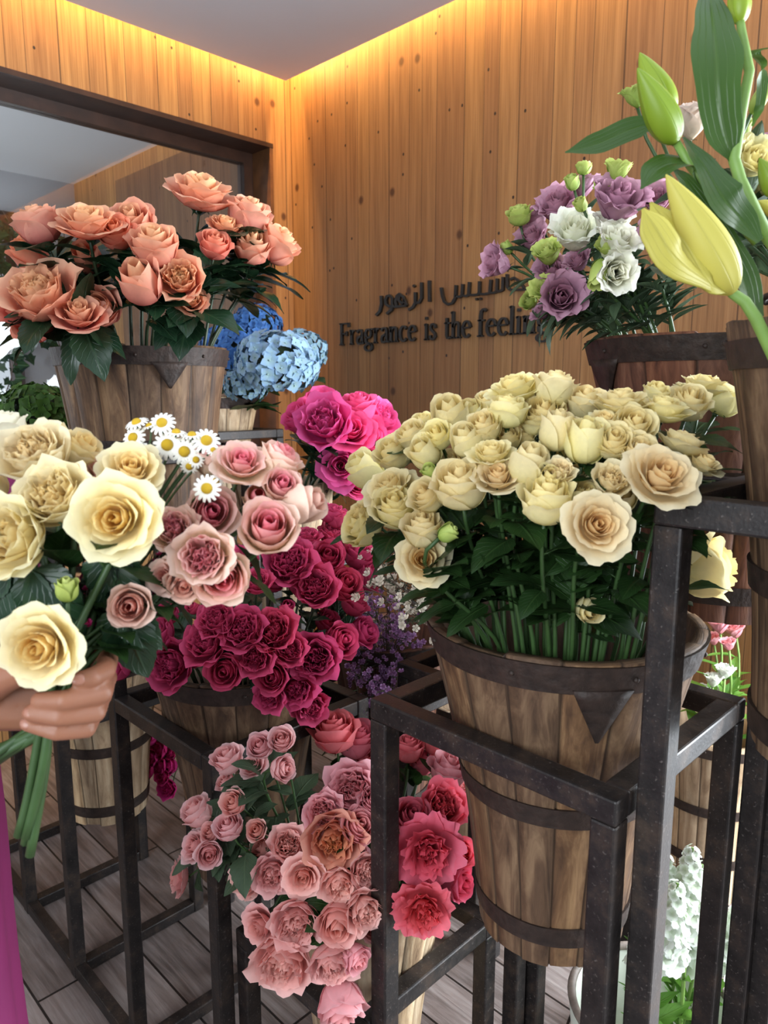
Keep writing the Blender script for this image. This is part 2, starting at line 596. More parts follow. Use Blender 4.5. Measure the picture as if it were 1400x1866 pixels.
M['cream'] = petal_mat('cream_petal', srgb(242, 204, 124), srgb(252, 234, 170), srgb(240, 228, 148), srgb(255, 243, 196), 0.34)
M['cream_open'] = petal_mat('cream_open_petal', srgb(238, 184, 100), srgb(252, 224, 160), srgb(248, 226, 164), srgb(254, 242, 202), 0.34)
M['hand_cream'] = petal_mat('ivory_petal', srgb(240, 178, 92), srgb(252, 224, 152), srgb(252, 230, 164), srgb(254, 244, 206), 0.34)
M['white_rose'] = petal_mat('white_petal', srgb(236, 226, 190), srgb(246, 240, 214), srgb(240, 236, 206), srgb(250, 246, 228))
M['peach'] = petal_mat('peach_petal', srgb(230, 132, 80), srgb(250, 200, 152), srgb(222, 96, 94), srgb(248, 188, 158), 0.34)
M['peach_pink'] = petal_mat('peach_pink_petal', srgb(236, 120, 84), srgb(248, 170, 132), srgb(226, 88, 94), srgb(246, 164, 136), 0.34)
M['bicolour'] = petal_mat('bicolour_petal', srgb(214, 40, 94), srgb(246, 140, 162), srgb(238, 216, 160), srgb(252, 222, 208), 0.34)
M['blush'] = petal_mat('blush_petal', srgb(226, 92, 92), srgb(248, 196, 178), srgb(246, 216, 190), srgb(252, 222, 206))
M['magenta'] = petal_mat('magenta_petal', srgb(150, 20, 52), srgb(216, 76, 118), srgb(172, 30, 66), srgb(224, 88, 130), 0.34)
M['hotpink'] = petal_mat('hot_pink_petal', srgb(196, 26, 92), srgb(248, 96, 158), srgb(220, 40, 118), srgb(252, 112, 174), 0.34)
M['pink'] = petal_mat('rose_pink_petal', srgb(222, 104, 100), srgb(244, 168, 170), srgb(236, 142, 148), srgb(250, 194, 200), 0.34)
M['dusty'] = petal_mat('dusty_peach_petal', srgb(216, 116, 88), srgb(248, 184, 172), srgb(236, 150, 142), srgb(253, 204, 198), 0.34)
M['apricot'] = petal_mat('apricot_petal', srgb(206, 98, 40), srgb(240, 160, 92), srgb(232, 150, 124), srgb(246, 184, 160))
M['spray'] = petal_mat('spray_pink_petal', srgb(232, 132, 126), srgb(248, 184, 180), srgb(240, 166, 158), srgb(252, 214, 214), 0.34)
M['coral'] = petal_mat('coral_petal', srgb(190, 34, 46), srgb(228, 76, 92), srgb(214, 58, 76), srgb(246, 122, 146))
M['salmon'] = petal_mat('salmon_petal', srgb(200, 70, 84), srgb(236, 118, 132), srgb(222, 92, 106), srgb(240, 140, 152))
M['lilac'] = petal_mat('lilac_petal', srgb(134, 74, 100), srgb(196, 142, 162), srgb(156, 100, 126), srgb(206, 158, 178), 0.3)
M['lisi_white'] = petal_mat('white_lisianthus_petal', srgb(222, 224, 170), srgb(246, 244, 224), srgb(228, 232, 190), srgb(250, 248, 236))
M['lisi_green'] = petal_mat('green_bud_petal', srgb(150, 176, 70), srgb(206, 216, 132), srgb(140, 170, 66), srgb(200, 214, 120))
M['lisi_blush'] = petal_mat('blush_lisianthus_petal', srgb(214, 176, 160), srgb(240, 220, 206), srgb(226, 206, 176), srgb(244, 226, 214))
M['lisi_lemon'] = petal_mat('lemon_lisianthus_petal', srgb(226, 206, 120), srgb(246, 230, 166), srgb(232, 222, 140), srgb(248, 238, 186))
M['carnation'] = petal_mat('small_magenta_petal', srgb(150, 8, 60), srgb(214, 34, 110), srgb(160, 12, 66), srgb(232, 70, 150))
M['hyd_blue'] = petal_mat('blue_hydrangea', srgb(70, 116, 200), srgb(92, 146, 226), srgb(70, 116, 200), srgb(110, 160, 232), 0.2, 0.35)
M['hyd_pale'] = petal_mat('pale_blue_hydrangea', srgb(176, 206, 200), srgb(150, 190, 232), srgb(170, 206, 214), srgb(166, 202, 238), 0.2, 0.3)
M['hyd_green'] = petal_mat('green_hydrangea', srgb(46, 74, 26), srgb(66, 100, 38), srgb(46, 74, 26), srgb(74, 108, 42), 0.1, 0.35)
M['daisy'] = simple('white_daisy_petal', srgb(246, 244, 234), 0.6)
M['daisy_eye'] = simple('yellow_daisy_eye', srgb(222, 180, 34), 0.7, noise=0.2, nscale=400, bump=0.5)
M['wax_lilac'] = petal_mat('lilac_waxflower', srgb(140, 88, 140), srgb(190, 150, 200), srgb(140, 88, 140), srgb(196, 156, 206))
M['wax_white'] = petal_mat('white_waxflower', srgb(200, 190, 170), srgb(236, 228, 210), srgb(200, 190, 170), srgb(240, 232, 216))
M['stock'] = petal_mat('white_stock', srgb(206, 222, 190), srgb(244, 248, 240), srgb(214, 226, 196), srgb(250, 252, 248))
M['lily_bud'] = leaf_mat('lily_bud_green', srgb(122, 150, 40), srgb(156, 176, 56), srgb(86, 112, 30), 0.4, 0.15, 0.3, True)
M['lily_petal'] = leaf_mat('lily_petal_yellow', srgb(190, 178, 66), srgb(216, 206, 104), srgb(156, 146, 46), 0.5, 0.25, 0.25, True)
M['lily_leaf'] = leaf_mat('lily_leaf_green', srgb(42, 70, 22), srgb(66, 96, 36), srgb(92, 122, 58), 0.35, 0.2, 0.3, True)
M['leaf_dark'] = leaf_mat('glossy_dark_leaf', srgb(18, 40, 28), srgb(40, 66, 40), srgb(62, 88, 58), 0.3, 0.08, 0.4)
M['leaf_green'] = leaf_mat('mid_green_leaf', srgb(22, 44, 18), srgb(44, 72, 32), srgb(70, 98, 50), 0.42, 0.15, 0.4)
M['leaf_sage'] = leaf_mat('sage_leaf', srgb(44, 62, 44), srgb(74, 94, 66), srgb(102, 122, 90), 0.55, 0.15, 0.3)
M['leaf_bright'] = leaf_mat('bright_leaf', srgb(70, 118, 40), srgb(116, 162, 66), srgb(150, 190, 96), 0.5, 0.3, 0.3)
M['stem'] = simple('green_stem', srgb(52, 78, 38), 0.5, noise=0.2, nscale=30)
M['stem_dark'] = simple('dark_stem', srgb(44, 58, 34), 0.5, noise=0.25, nscale=30)
M['stem_brown'] = simple('woody_stem', srgb(74, 58, 44), 0.6, noise=0.25, nscale=30)
M['stem_pale'] = simple('pale_green_stem', srgb(118, 150, 72), 0.5, noise=0.15, nscale=30)
M['skin'] = nt('skin')[0]
sb = M['skin'].node_tree.nodes['Principled BSDF']
sb.inputs['Base Color'].default_value = srgb(146, 96, 72)
sb.inputs['Roughness'].default_value = 0.5
sb.inputs['Subsurface Weight'].default_value = 0.15
sb.inputs['Subsurface Radius'].default_value = (0.01, 0.004, 0.002)
M['nail'] = simple('fingernail', srgb(162, 112, 94), 0.3)
M['dress'] = simple('magenta_cloth', srgb(122, 26, 84), 0.8, noise=0.08, nscale=6)
M['hair'] = simple('dark_hair', srgb(28, 20, 16), 0.45, noise=0.3, nscale=80)

# ------------------------------------------------------------------ room shell
X_MIN, Y_MIN, TOP = -2.6, -2.6, 3.34
struct('floor', MB().box((X_MIN, Y_MIN, -0.06), (WALL_X + 0.1, WALL_Y + 3.4, 0)), M['floor'])
# ceiling: a plaster panel held clear of the walls so the light trough can wash the boards
struct('ceiling', MB().box((X_MIN, Y_MIN, CEIL_Z), (WALL_X - GAP, WALL_Y - GAP, CEIL_Z + 0.03)), M['ceiling'])
struct('trim_1', MB().box((X_MIN, Y_MIN, TOP), (WALL_X + 0.1, WALL_Y + 0.1, TOP + 0.05)), M['ceiling'])
# right wall: boards, then the glazed shopfront out of frame
SHOP_Y = 0.36
mb = MB().box((WALL_X, SHOP_Y, 0), (WALL_X + 0.1, WALL_Y, TOP)).box((WALL_X, Y_MIN, 2.5), (WALL_X + 0.1, SHOP_Y, TOP))
mb.box((WALL_X, Y_MIN, 0), (WALL_X + 0.1, -2.1, 2.5))
struct('wall_right', mb, M['wall_r'])
struct('window_2', MB().box((WALL_X + 0.03, SHOP_Y - 0.07, 0), (WALL_X + 0.10, SHOP_Y, 2.5)).box((WALL_X + 0.03, -2.1, 2.43), (WALL_X + 0.10, SHOP_Y, 2.5))
       .box((WALL_X + 0.03, -0.92, 0), (WALL_X + 0.10, -0.85, 2.5)), M['frame'])
# left wall with its window opening
WX0, WX1, WZ0, WZ1 = -1.9, 2.436, 0.95, 2.783
D = 0.22
mb = MB().box((X_MIN, WALL_Y, 0), (WALL_X, WALL_Y + D, WZ0)).box((X_MIN, WALL_Y, WZ1), (WALL_X, WALL_Y + D, TOP))
mb.box((X_MIN, WALL_Y, WZ0), (WX0, WALL_Y + D, WZ1)).box((WX1, WALL_Y, WZ0), (WALL_X, WALL_Y + D, WZ1))
struct('wall_left', mb, M['wall_l'])
# lining of the reveal and the inner sash
struct('trim_2', MB().box((WX0, WALL_Y - 0.004, WZ1 - 0.022), (WX1, WALL_Y + D, WZ1 - 0.001)).box((WX0, WALL_Y - 0.004, WZ0), (WX1, WALL_Y + D, WZ0 + 0.022)), M['frame'])
struct('trim_3', MB().box((WX1 - 0.02, WALL_Y + 0.0, WZ0 + 0.022), (WX1 - 0.001, WALL_Y + D, WZ1 - 0.022)), M['jamb'])
w1 = struct('window_1', MB().box((WX0, WALL_Y + 0.15, WZ1 - 0.075), (WX1 - 0.02, WALL_Y + 0.21, WZ1 - 0.022))
            .box((WX1 - 0.075, WALL_Y + 0.15, WZ0 + 0.07), (WX1 - 0.02, WALL_Y + 0.21, WZ1 - 0.075))
            .box((WX0, WALL_Y + 0.15, WZ0 + 0.022), (WX1 - 0.02, WALL_Y + 0.21, WZ0 + 0.07)), M['frame'])
obj('window_pane', MB().box((WX0, WALL_Y + 0.178, WZ0 + 0.07), (WX1 - 0.075, WALL_Y + 0.184, WZ1 - 0.075)), M['pane'], w1, False)
struct('baseboard_right', MB().box((WALL_X - 0.015, SHOP_Y, 0), (WALL_X, WALL_Y, 0.09)), M['frame'])
# cove strips
for nm, a, b, lab in (('light_strip', (WALL_X - 0.09, -0.8, 3.245), (WALL_X - 0.06, 3.2, 3.255), 'warm light strip in the ceiling trough along the sign wall'),
                      ('light_strip', (-1.9, WALL_Y - 0.09, 3.245), (2.4, WALL_Y - 0.06, 3.255), 'warm light strip in the ceiling trough above the window')):
    tag(obj(nm, MB().box(a, b), M['led'], None, False), lab, 'light strip')

# reflection in the window glass, built as a room behind it
VY = 5.92
mb = MB().box((WALL_X, WALL_Y + D, 0), (WALL_X + 0.1, VY, TOP))
struct('wall_reflected', mb, M['wall_r'])
struct('wall_shade_panel', MB().box((WALL_X - 0.02, WALL_Y + D, 0), (WALL_X - 0.001, 5.19, 2.985)), M['wall_shade'])  # unlit zone of the wall put in as a panel of darker boards
struct('ceiling_reflected', MB().box((-2.6, WALL_Y + D, 3.10), (WALL_X, VY, CEIL_Z + 0.09)), M['veil'])
VX = 2.05
struct('wall_reflected_end', MB().box((VX, VY, 0), (WALL_X + 0.1, VY + 0.1, TOP)).box((-3, VY, 2.80), (VX, VY + 0.1, TOP)).box((-3, VY, 0), (VX, VY + 0.1, 0.7)), M['greywall'])
struct('trim_5', MB().box((-3, VY - 0.03, 2.72), (VX + 0.02, VY + 0.06, 2.80)).box((VX - 0.05, VY - 0.03, 0.7), (VX + 0.02, VY + 0.06, 2.72)), M['frame'])


# ------------------------------------------------------------------ wall lettering
def ribbon(mb, pts, thick, thin, to3, depth_vec, fixed=False):
    """a pen stroke: polyline in sign units, extruded off the wall"""
    n = len(pts)
    Lp, Rp = [], []
    for i in range(n):
        a = pts[max(i - 1, 0)]
        b = pts[min(i + 1, n - 1)]
        dx, dy = b[0] - a[0], b[1] - a[1]
        l = math.hypot(dx, dy) or 1e-6
        w = thick if fixed else thin + (thick - thin) * abs(dy) / l
        nx, ny = -dy / l * w / 2, dx / l * w / 2
        Lp.append((pts[i][0] + nx, pts[i][1] + ny))
        Rp.append((pts[i][0] - nx, pts[i][1] - ny))
    fr = [[to3(*p) + depth_vec for p in Lp], [to3(*p) + depth_vec for p in Rp]]
    bk = [[to3(*p) for p in Lp], [to3(*p) for p in Rp]]
    rows = [[fr[0][i], fr[1][i], bk[1][i], bk[0][i]] for i in range(n)]
    base = len(mb.v)
    mb.grid(rows, close=True)
    mb.f.append((base, base + 1, base + 2, base + 3))
    e = base + (n - 1) * 4
    mb.f.append((e + 3, e + 2, e + 1, e))


def arc(cx, cy, rx, ry, a0, a1, n=14):
    return [(cx + rx * math.cos(math.radians(a0 + (a1 - a0) * k / n)), cy + ry * math.sin(math.radians(a0 + (a1 - a0) * k / n))) for k in range(n + 1)]


def serif(x, y, w=0.09):
    return [(x - w, y), (x + w, y)]


ARCH = [(0.09, 0.30), (0.13, 0.38), (0.19, 0.435), (0.26, 0.44), (0.31, 0.40), (0.325, 0.32), (0.325, 0.0)]
GLYPH = {
    'F': ([[(0.11, 0), (0.11, 0.7)], [(0.02, 0.685), (0.46, 0.685)], [(0.455, 0.70), (0.47, 0.57)], [(0.11, 0.36), (0.36, 0.36)], [(0.355, 0.43), (0.355, 0.29)], serif(0.11, 0.012, 0.1)], 0.50),
    'r': ([[(0.1, 0), (0.1, 0.46)], [(0.1, 0.30), (0.15, 0.40), (0.22, 0.44), (0.30, 0.43)], serif(0.1, 0.012), [(0.02, 0.43), (0.1, 0.45)]], 0.33),
    'a': ([[(0.06, 0.36), (0.09, 0.42), (0.17, 0.45), (0.25, 0.43), (0.28, 0.36), (0.28, 0.08), (0.31, 0.015), (0.37, 0.03)], [(0.28, 0.27), (0.17, 0.23), (0.08, 0.18), (0.055, 0.10), (0.09, 0.02), (0.16, 0.005), (0.23, 0.03), (0.28, 0.08)]], 0.385),
    'g': ([arc(0.19, 0.31, 0.125, 0.135, 0, 360, 20), arc(0.2, -0.125, 0.165, 0.10, 0, 360, 20), [(0.12, 0.2), (0.075, 0.13), (0.085, 0.05), (0.17, 0.015), (0.28, 0.0), (0.345, -0.06)], [(0.29, 0.40), (0.34, 0.44), (0.41, 0.44)]], 0.41),
    'n': ([[(0.09, 0), (0.09, 0.46)], ARCH, serif(0.09, 0.012), serif(0.325, 0.012), [(0.01, 0.43), (0.09, 0.45)]], 0.43),
    'c': ([arc(0.21, 0.225, 0.15, 0.22, 40, 318, 22)], 0.375),
    'e': ([[(0.07, 0.265), (0.33, 0.27)], arc(0.2, 0.225, 0.145, 0.22, 12, 320, 22)], 0.385),
    'i': ([[(0.1, 0), (0.1, 0.46)], serif(0.1, 0.012), [(0.02, 0.43), (0.1, 0.45)], [(0.1, 0.585), (0.1, 0.665)]], 0.215),
    's': ([[(0.27, 0.33), (0.26, 0.40), (0.19, 0.445), (0.11, 0.43), (0.07, 0.37), (0.09, 0.29), (0.17, 0.23), (0.25, 0.17), (0.27, 0.09), (0.22, 0.02), (0.13, 0.0), (0.07, 0.04), (0.055, 0.12)]], 0.325),
    't': ([[(0.12, 0.58), (0.12, 0.09), (0.15, 0.02), (0.2, 0.005), (0.27, 0.04)], [(0.02, 0.435), (0.26, 0.435)]], 0.285),
    'h': ([[(0.09, 0), (0.09, 0.74)], ARCH, serif(0.09, 0.012), serif(0.325, 0.012), [(0.01, 0.71), (0.09, 0.73)]], 0.43),
    'f': ([[(0.1, 0), (0.1, 0.56), (0.12, 0.66), (0.18, 0.725), (0.25, 0.73), (0.29, 0.68)], [(0.01, 0.435), (0.25, 0.435)], serif(0.1, 0.012, 0.1)], 0.275),
    'l': ([[(0.09, 0), (0.09, 0.74)], serif(0.09, 0.012), [(0.01, 0.71), (0.09, 0.73)]], 0.205),
    ' ': ([], 0.19),
}
SIGN_X = WALL_X - 0.002
WORDS = [('Fragrance', 621, 762), ('is', 775, 798), ('the', 811, 861), ('feeling', 872, 1004)]
Z_B = 1.768
sz = 0.106 / 0.7
sg = thing('wall_lettering', (SIGN_X, 2.86, Z_B), 'black raised English sentence lettering mounted on the pine board wall', 'lettering')
off = Vector((-0.012, 0, 0))
for word, p0, p1 in WORDS:
    ya, yb = on_x(p0, 618, SIGN_X).y, on_x(p1, 612, SIGN_X).y
    sx = (ya - yb) / sum(GLYPH[c][1] for c in word)
    pos = 0.0
    for ch in word:
        strokes, adv = GLYPH[ch]
        mb = MB()
        for s_ in strokes:
            ribbon(mb, s_, 0.098, 0.042, lambda x, y, p=pos: Vector((SIGN_X, ya - (p + x) * sx, Z_B + y * sz)), off)
        obj('letter', mb, M['letters'], sg, False)
        pos += adv

AR = [  # strokes traced from the sign, in crop pixels (2.8 per photo pixel, origin 600,450)
    ('letter', [[(517, 172), (518, 280)]]),
    ('letter', [[(478, 182), (478, 262), (466, 284), (446, 286)], [(446, 232), (446, 286), (434, 308), (412, 322)], [(436, 196), (444, 204)]]),
    ('letter', [[(402, 300), (376, 302), (352, 306), (336, 306)], [(352, 304), (346, 278), (354, 250), (366, 240), (386, 256), (403, 300)], [(366, 242), (362, 272), (378, 290), (392, 272)],
                [(336, 306), (328, 296), (328, 262), (316, 248), (302, 252), (294, 272), (298, 294), (314, 304), (328, 302), (324, 322), (300, 342)]]),
    ('letter', [[(272, 250), (274, 290), (266, 328), (246, 350)]]),
    ('letter', [[(578, 208), (584, 250), (594, 280), (612, 294), (634, 288), (650, 262), (654, 196)], [(652, 250), (668, 256), (684, 250), (688, 190)], [(684, 248), (704, 252), (718, 246), (722, 180)],
                [(718, 246), (744, 246), (764, 244), (772, 236), (774, 176)], [(772, 240), (800, 242), (826, 236), (832, 168)], [(830, 236), (850, 234), (862, 228), (864, 162)], [(862, 230), (880, 226), (892, 220), (894, 154)],
                [(754, 268), (764, 266)], [(774, 266), (784, 264)]]),
    ('letter', [[(914, 140), (916, 206), (930, 220), (1004, 218), (1030, 214)], [(930, 168), (950, 158), (976, 176), (1004, 214)]]),
    ('letter', [[(1052, 120), (1054, 214)], [(1046, 96), (1060, 92)]]),
]
sa = thing('wall_lettering', (SIGN_X, 2.6, 1.9), 'black raised Arabic words mounted on the boards above the English sentence', 'lettering')
for nm, strokes in AR:
    mb = MB()
    for s_ in strokes:
        # subdivide for smoothness
        pts = []
        for a, b in zip(s_, s_[1:]):
            for k in range(3):
                pts.append((a[0] + (b[0] - a[0]) * k / 3, a[1] + (b[1] - a[1]) * k / 3))
        pts.append(s_[-1])
        ribbon(mb, pts, 13, 11, lambda x, y: on_x(600 + x / 2.8, 450 + y / 2.8, SIGN_X), off)
    obj(nm, mb, M['letters'], sa, False)

# ------------------------------------------------------------------ stands
TB = 0.032


def bar(root, name, a, b, bev=0.003):
    lo = [min(p, q) for p, q in zip(a, b)]
    hi = [max(p, q) for p, q in zip(a, b)]
    return obj(name, MB().box(lo, hi), M['steel'], root, False, bev)


def stand(x0, x1, y0, y1, z, label, base_rails=(), mid=None, group='welded steel flower stands'):
    r = thing('flower_stand', ((x0 + x1) / 2, (y0 + y1) / 2, 0), label, 'stand', group)
    for x in (x0, x1 - TB):
        for y in (y0, y1 - TB):
            bar(r, 'leg', (x, y, 0), (x + TB, y + TB, z - TB))
    for x in (x0, x1 - TB):
        bar(r, 'top_rail', (x, y0, z - TB), (x + TB, y1, z))
    for y in (y0, y1 - TB):
        bar(r, 'top_rail', (x0 + TB, y, z - TB), (x1 - TB, y + TB, z))
    for x in (x0, x1 - TB):
        if 'x' in base_rails:
            bar(r, 'base_rail', (x, y0 + TB, 0.002), (x + TB, y1 - TB, 0.034))
    for y in (y0, y1 - TB):
        if 'y' in base_rails:
            bar(r, 'base_rail', (x0 + TB, y, 0.002), (x1 - TB, y + TB, 0.034))
    return r


stand(0.710, 1.105, 0.347, 0.740, 1.10, 'black steel stand holding the bucket of cream roses, nearest to the viewer', ('x', 'y'))
stand(0.676, 1.05, 0.742, 1.072, 0.55, 'low black steel stand under the pink roses at the front', ('x',))
stand(0.745, 1.13, -0.045, 0.342, 1.44, 'tall black steel stand at the right edge carrying the lily bucket', ('x', 'y'))
# long welded rack: bays at different heights sharing legs
rk = thing('flower_rack', (0.84, 1.8, 0), 'long stepped black steel rack along the left with magenta and peach rose bays', 'rack')
RX0, RX1 = 0.64, 1.03
YS = [1.075, 1.455, 1.80, 2.145, 2.49]
TOPS = {(0, 1): 0.90, (1, 2): 1.42, (2, 3): 0.72, (3, 4): 0.72}
for i, y in enumerate(YS):
    zt = max(z for (a, b), z in TOPS.items() if i in (a, b))
    for x in (RX0, RX1 - TB):
        bar(rk, 'leg', (x, y, 0), (x + TB, y + TB, zt))
    bar(rk, 'base_rail', (RX0 + TB, y, 0.002), (RX1 - TB, y + TB, 0.034))
for x in (RX0,):
    bar(rk, 'base_rail', (x + 0.001, YS[0] - 0.2, 0.002), (x + TB - 0.001, YS[-1] + 0.4, 0.036))
for (a, b), z in TOPS.items():
    for x in (RX0, RX1 - TB):
        bar(rk, 'top_rail', (x, YS[a] + TB, z - TB), (x + TB, YS[b], z))
    for i in (a, b):
        bar(rk, 'top_rail', (RX0 + TB, YS[i], z - TB), (RX1 - TB, YS[i] + TB, z))
stand(1.115, 1.555, 0.28, 0.72, 1.42, 'tall black steel stand behind the cream roses under the lilac lisianthus bucket')
stand(1.125, 1.51, 0.745, 1.085, 0.95, 'black steel stand with the white waxflower bucket behind the cream roses')
stand(1.125, 1.51, 1.12, 1.46, 0.80, 'black steel stand in shadow under the lilac waxflower')
stand(1.08, 1.42, 1.48, 1.79, 1.10, 'black steel stand under the hot pink roses')
stand(1.35, 1.72, 2.26, 2.63, 1.40, 'black steel stand in the corner under the blue hydrangeas')


# ------------------------------------------------------------------ buckets
def bucket(cx, cy, z_rim, label, h=0.48, r_top=0.195, r_bot=0.108, mat='bucket', tri=(), seed=0, hoops=(0.0, 0.45, 0.86), name='wooden_bucket', cat='bucket', group='wooden stave buckets', convex=0.012):
    rnd = random.Random(seed)
    r = thing(name, (cx, cy, z_rim - h), label, cat, group)
    ns = 17

    def rad(f):
        return r_top + (r_bot - r_top) * f - convex * math.sin(math.pi * f)

    mb = MB()
    nz = 12
    rows, cc = [], []
    tone = [rnd.random() for _ in range(ns)]
    topj = [rnd.uniform(-0.003, 0.003) for _ in range(ns)]
    botj = [rnd.uniform(-0.004, 0.004) for _ in range(ns)]
    rj = [rnd.uniform(-0.0012, 0.0012) for _ in range(ns)]
    U = [0.0, 0.05, 0.35, 0.65, 0.95]
    for j in range(nz + 1):
        f = j / nz
        row, rc = [], []
        for s_ in range(ns):
            for u in U:
                a = 2 * math.pi * (s_ + u) / ns
                R = rad(f) + rj[s_] - (0.0028 if u == 0 else 0)
                z = h * (1 - f) + (topj[s_] if j == 0 else 0) + (botj[s_] if j == nz else 0)
                row.append((R * math.cos(a), R * math.sin(a), z))
                rc.append((tone[s_], 1.0 if u == 0 else 0.0, 0, 1))
        rows.append(row)
        cc.append(rc)
    th = 0.017
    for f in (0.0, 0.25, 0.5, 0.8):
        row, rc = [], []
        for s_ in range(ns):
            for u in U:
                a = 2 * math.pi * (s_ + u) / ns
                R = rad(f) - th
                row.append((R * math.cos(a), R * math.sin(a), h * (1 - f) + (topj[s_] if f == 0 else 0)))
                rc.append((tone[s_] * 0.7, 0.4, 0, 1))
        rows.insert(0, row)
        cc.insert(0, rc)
    n = len(rows[0])
    rows = [[Vector(p) + r.location for p in row] for row in rows]
    mb.grid([row[::-1] for row in rows], [c[::-1] for c in cc], close=True)
    o = obj('staves', mb, M[mat], r)
    # base board
    mb = MB()
    R = rad(0.94) - 0.010
    ring0 = [(R * math.cos(2 * math.pi * k / 32) + cx, R * math.sin(2 * math.pi * k / 32) + cy) for k in range(32)]
    zb = z_rim - h + 0.03
    mb.add([(x, y, zb) for x, y in ring0] + [(x, y, zb - 0.018) for x, y in ring0],
           [tuple(range(32)), tuple(range(63, 31, -1))] + [(k, 32 + k, 32 + (k + 1) % 32, (k + 1) % 32) for k in range(32)])
    obj('base_board', mb, M[mat], r, False)
    top_hoop = None
    for f0 in hoops:
        bw = 0.040 if f0 == 0 else 0.032
        f1 = f0 + bw / h
        mb = MB()
        prof = [(rad(f0) - 0.001, h * (1 - f0) - 0.002), (rad(f0) + 0.003, h * (1 - f0) - 0.002), (rad(f1) + 0.003, h * (1 - f1)), (rad(f1) - 0.001, h * (1 - f1))]
        mb.lathe(prof[::-1], 64, r.location)
        ho = obj('hoop', mb, M['iron'], r, False)
        if f0 < 0.1:
            top_hoop = ho
    for az, wd, ht in tri:
        mb = MB()
        rows = []
        f0 = 0.034 / h
        for j in range(7):
            g = j / 6
            f = f0 + ht / h * g
            hw = wd / 2 * (1 - g) + 0.002
            rows.append([Vector(((rad(f) + 0.0035) * math.cos(az + k * hw / rad(f)), (rad(f) + 0.0035) * math.sin(az + k * hw / rad(f)), h * (1 - f))) + r.location for k in (-1, -0.5, 0, 0.5, 1)])
        mb.grid([row for row in rows])
        o = obj('bracket_plate', mb, M['iron'], r)
        sd = o.modifiers.new('solid', 'SOLIDIFY')
        sd.thickness, sd.offset = 0.003, 0
        # rivet
    rm = None
    for k in range(8):
        a = 2 * math.pi * (k + 0.3) / 8
        R = rad(0.02 / h) + 0.003
        if rm is None:
            rm = MB().ellip((0, 0, 0), 0.004, 0.004, 0.004, 6, 4).mesh('rivet', M['iron'])
        o = link('rivet', rm, top_hoop or r)
        o.location = Vector((R * math.cos(a), R * math.sin(a), h - 0.02)) + (r.location if top_hoop else Vector())
    return r


A_CAM = math.radians(225)          # azimuth facing the viewer
cream_b = bucket(0.908, 0.543, 1.225, 'brown wooden bucket with triangular iron plate holding cream roses', tri=((A_CAM + 0.035, 0.07, 0.075),), seed=3)
peach_b = bucket(0.835, 1.627, 1.640, 'wooden bucket of peach roses on the high left rack bay', tri=((A_CAM + 0.607, 0.075, 0.055),), seed=5, r_bot=0.155, h=0.44)
mag_b = bucket(0.835, 1.265, 1.00, 'plain brown bucket overflowing with magenta roses on the left rack', r_top=0.187, seed=7, hoops=(0.0, 0.78))
s3_b = bucket(0.86, 0.907, 0.70, 'pale wooden bucket of pink and coral roses on the low stand', seed=9, mat='bucket_pale', hoops=(0.0, 0.8), r_top=0.165, r_bot=0.095)
lily_b = bucket(0.945, 0.155, 1.622, 'tall bucket of lilies at the right edge of the frame', seed=11, hoops=(0.04, 0.55, 0.9), r_top=0.19, r_bot=0.13)
lis_b = bucket(1.335, 0.50, 1.632, 'dark wooden bucket of lilac and white lisianthus below the sign', h=0.46, r_top=0.235, r_bot=0.15, seed=13, mat='bucket_dark', tri=((A_CAM - 1.42, 0.10, 0.075),))
hang_b = bucket(0.835, 1.972, 0.83, 'weathered hooped bucket with green hydrangea hanging in the rack behind the hand', seed=15, r_top=0.178, mat='bucket_pale', hoops=(0.0, 0.5, 0.88))
hyd_b = bucket(1.535, 2.445, 1.52, 'pale bucket holding blue hydrangeas in the wall corner', h=0.36, r_top=0.17, r_bot=0.12, seed=17, mat='bucket_pale', hoops=(0.0,))
hot_b = bucket(1.235, 1.625, 1.30, 'small light bucket of hot pink roses beside the hydrangeas', h=0.36, r_top=0.145, r_bot=0.10, seed=19, mat='bucket_pale', hoops=(0.5,))
waxw_b = bucket(1.31, 0.915, 1.085, 'dark reddish bucket of white waxflower behind the cream rose bucket', seed=21, mat='bucket_dark', r_top=0.163, r_bot=0.10)
waxl_b = bucket(1.31, 1.29, 0.93, 'shadowed bucket of lilac waxflower behind the magenta roses', seed=23, mat='bucket_dark', r_top=0.163, r_bot=0.10)
far_b = bucket(2.27, 0.80, 0.52, 'hooped wooden tub standing on the floor by the far wall', h=0.52, r_top=0.19, r_bot=0.155, seed=25, mat='bucket_pale', hoops=(0.02, 0.40, 0.72))
pale_b = bucket(1.85, 1.42, 0.55, 'light wooden bucket on the floor glimpsed behind the steel post', h=0.55, r_top=0.17, r_bot=0.12, seed=29, mat='bucket_pale', hoops=(0.0, 0.6))
carn_b = bucket(1.30, 1.96, 0.42, 'brown floor bucket of small magenta carnations seen under the rack', h=0.42, r_top=0.15, r_bot=0.11, seed=31, mat='bucket', hoops=(0.0, 0.6))

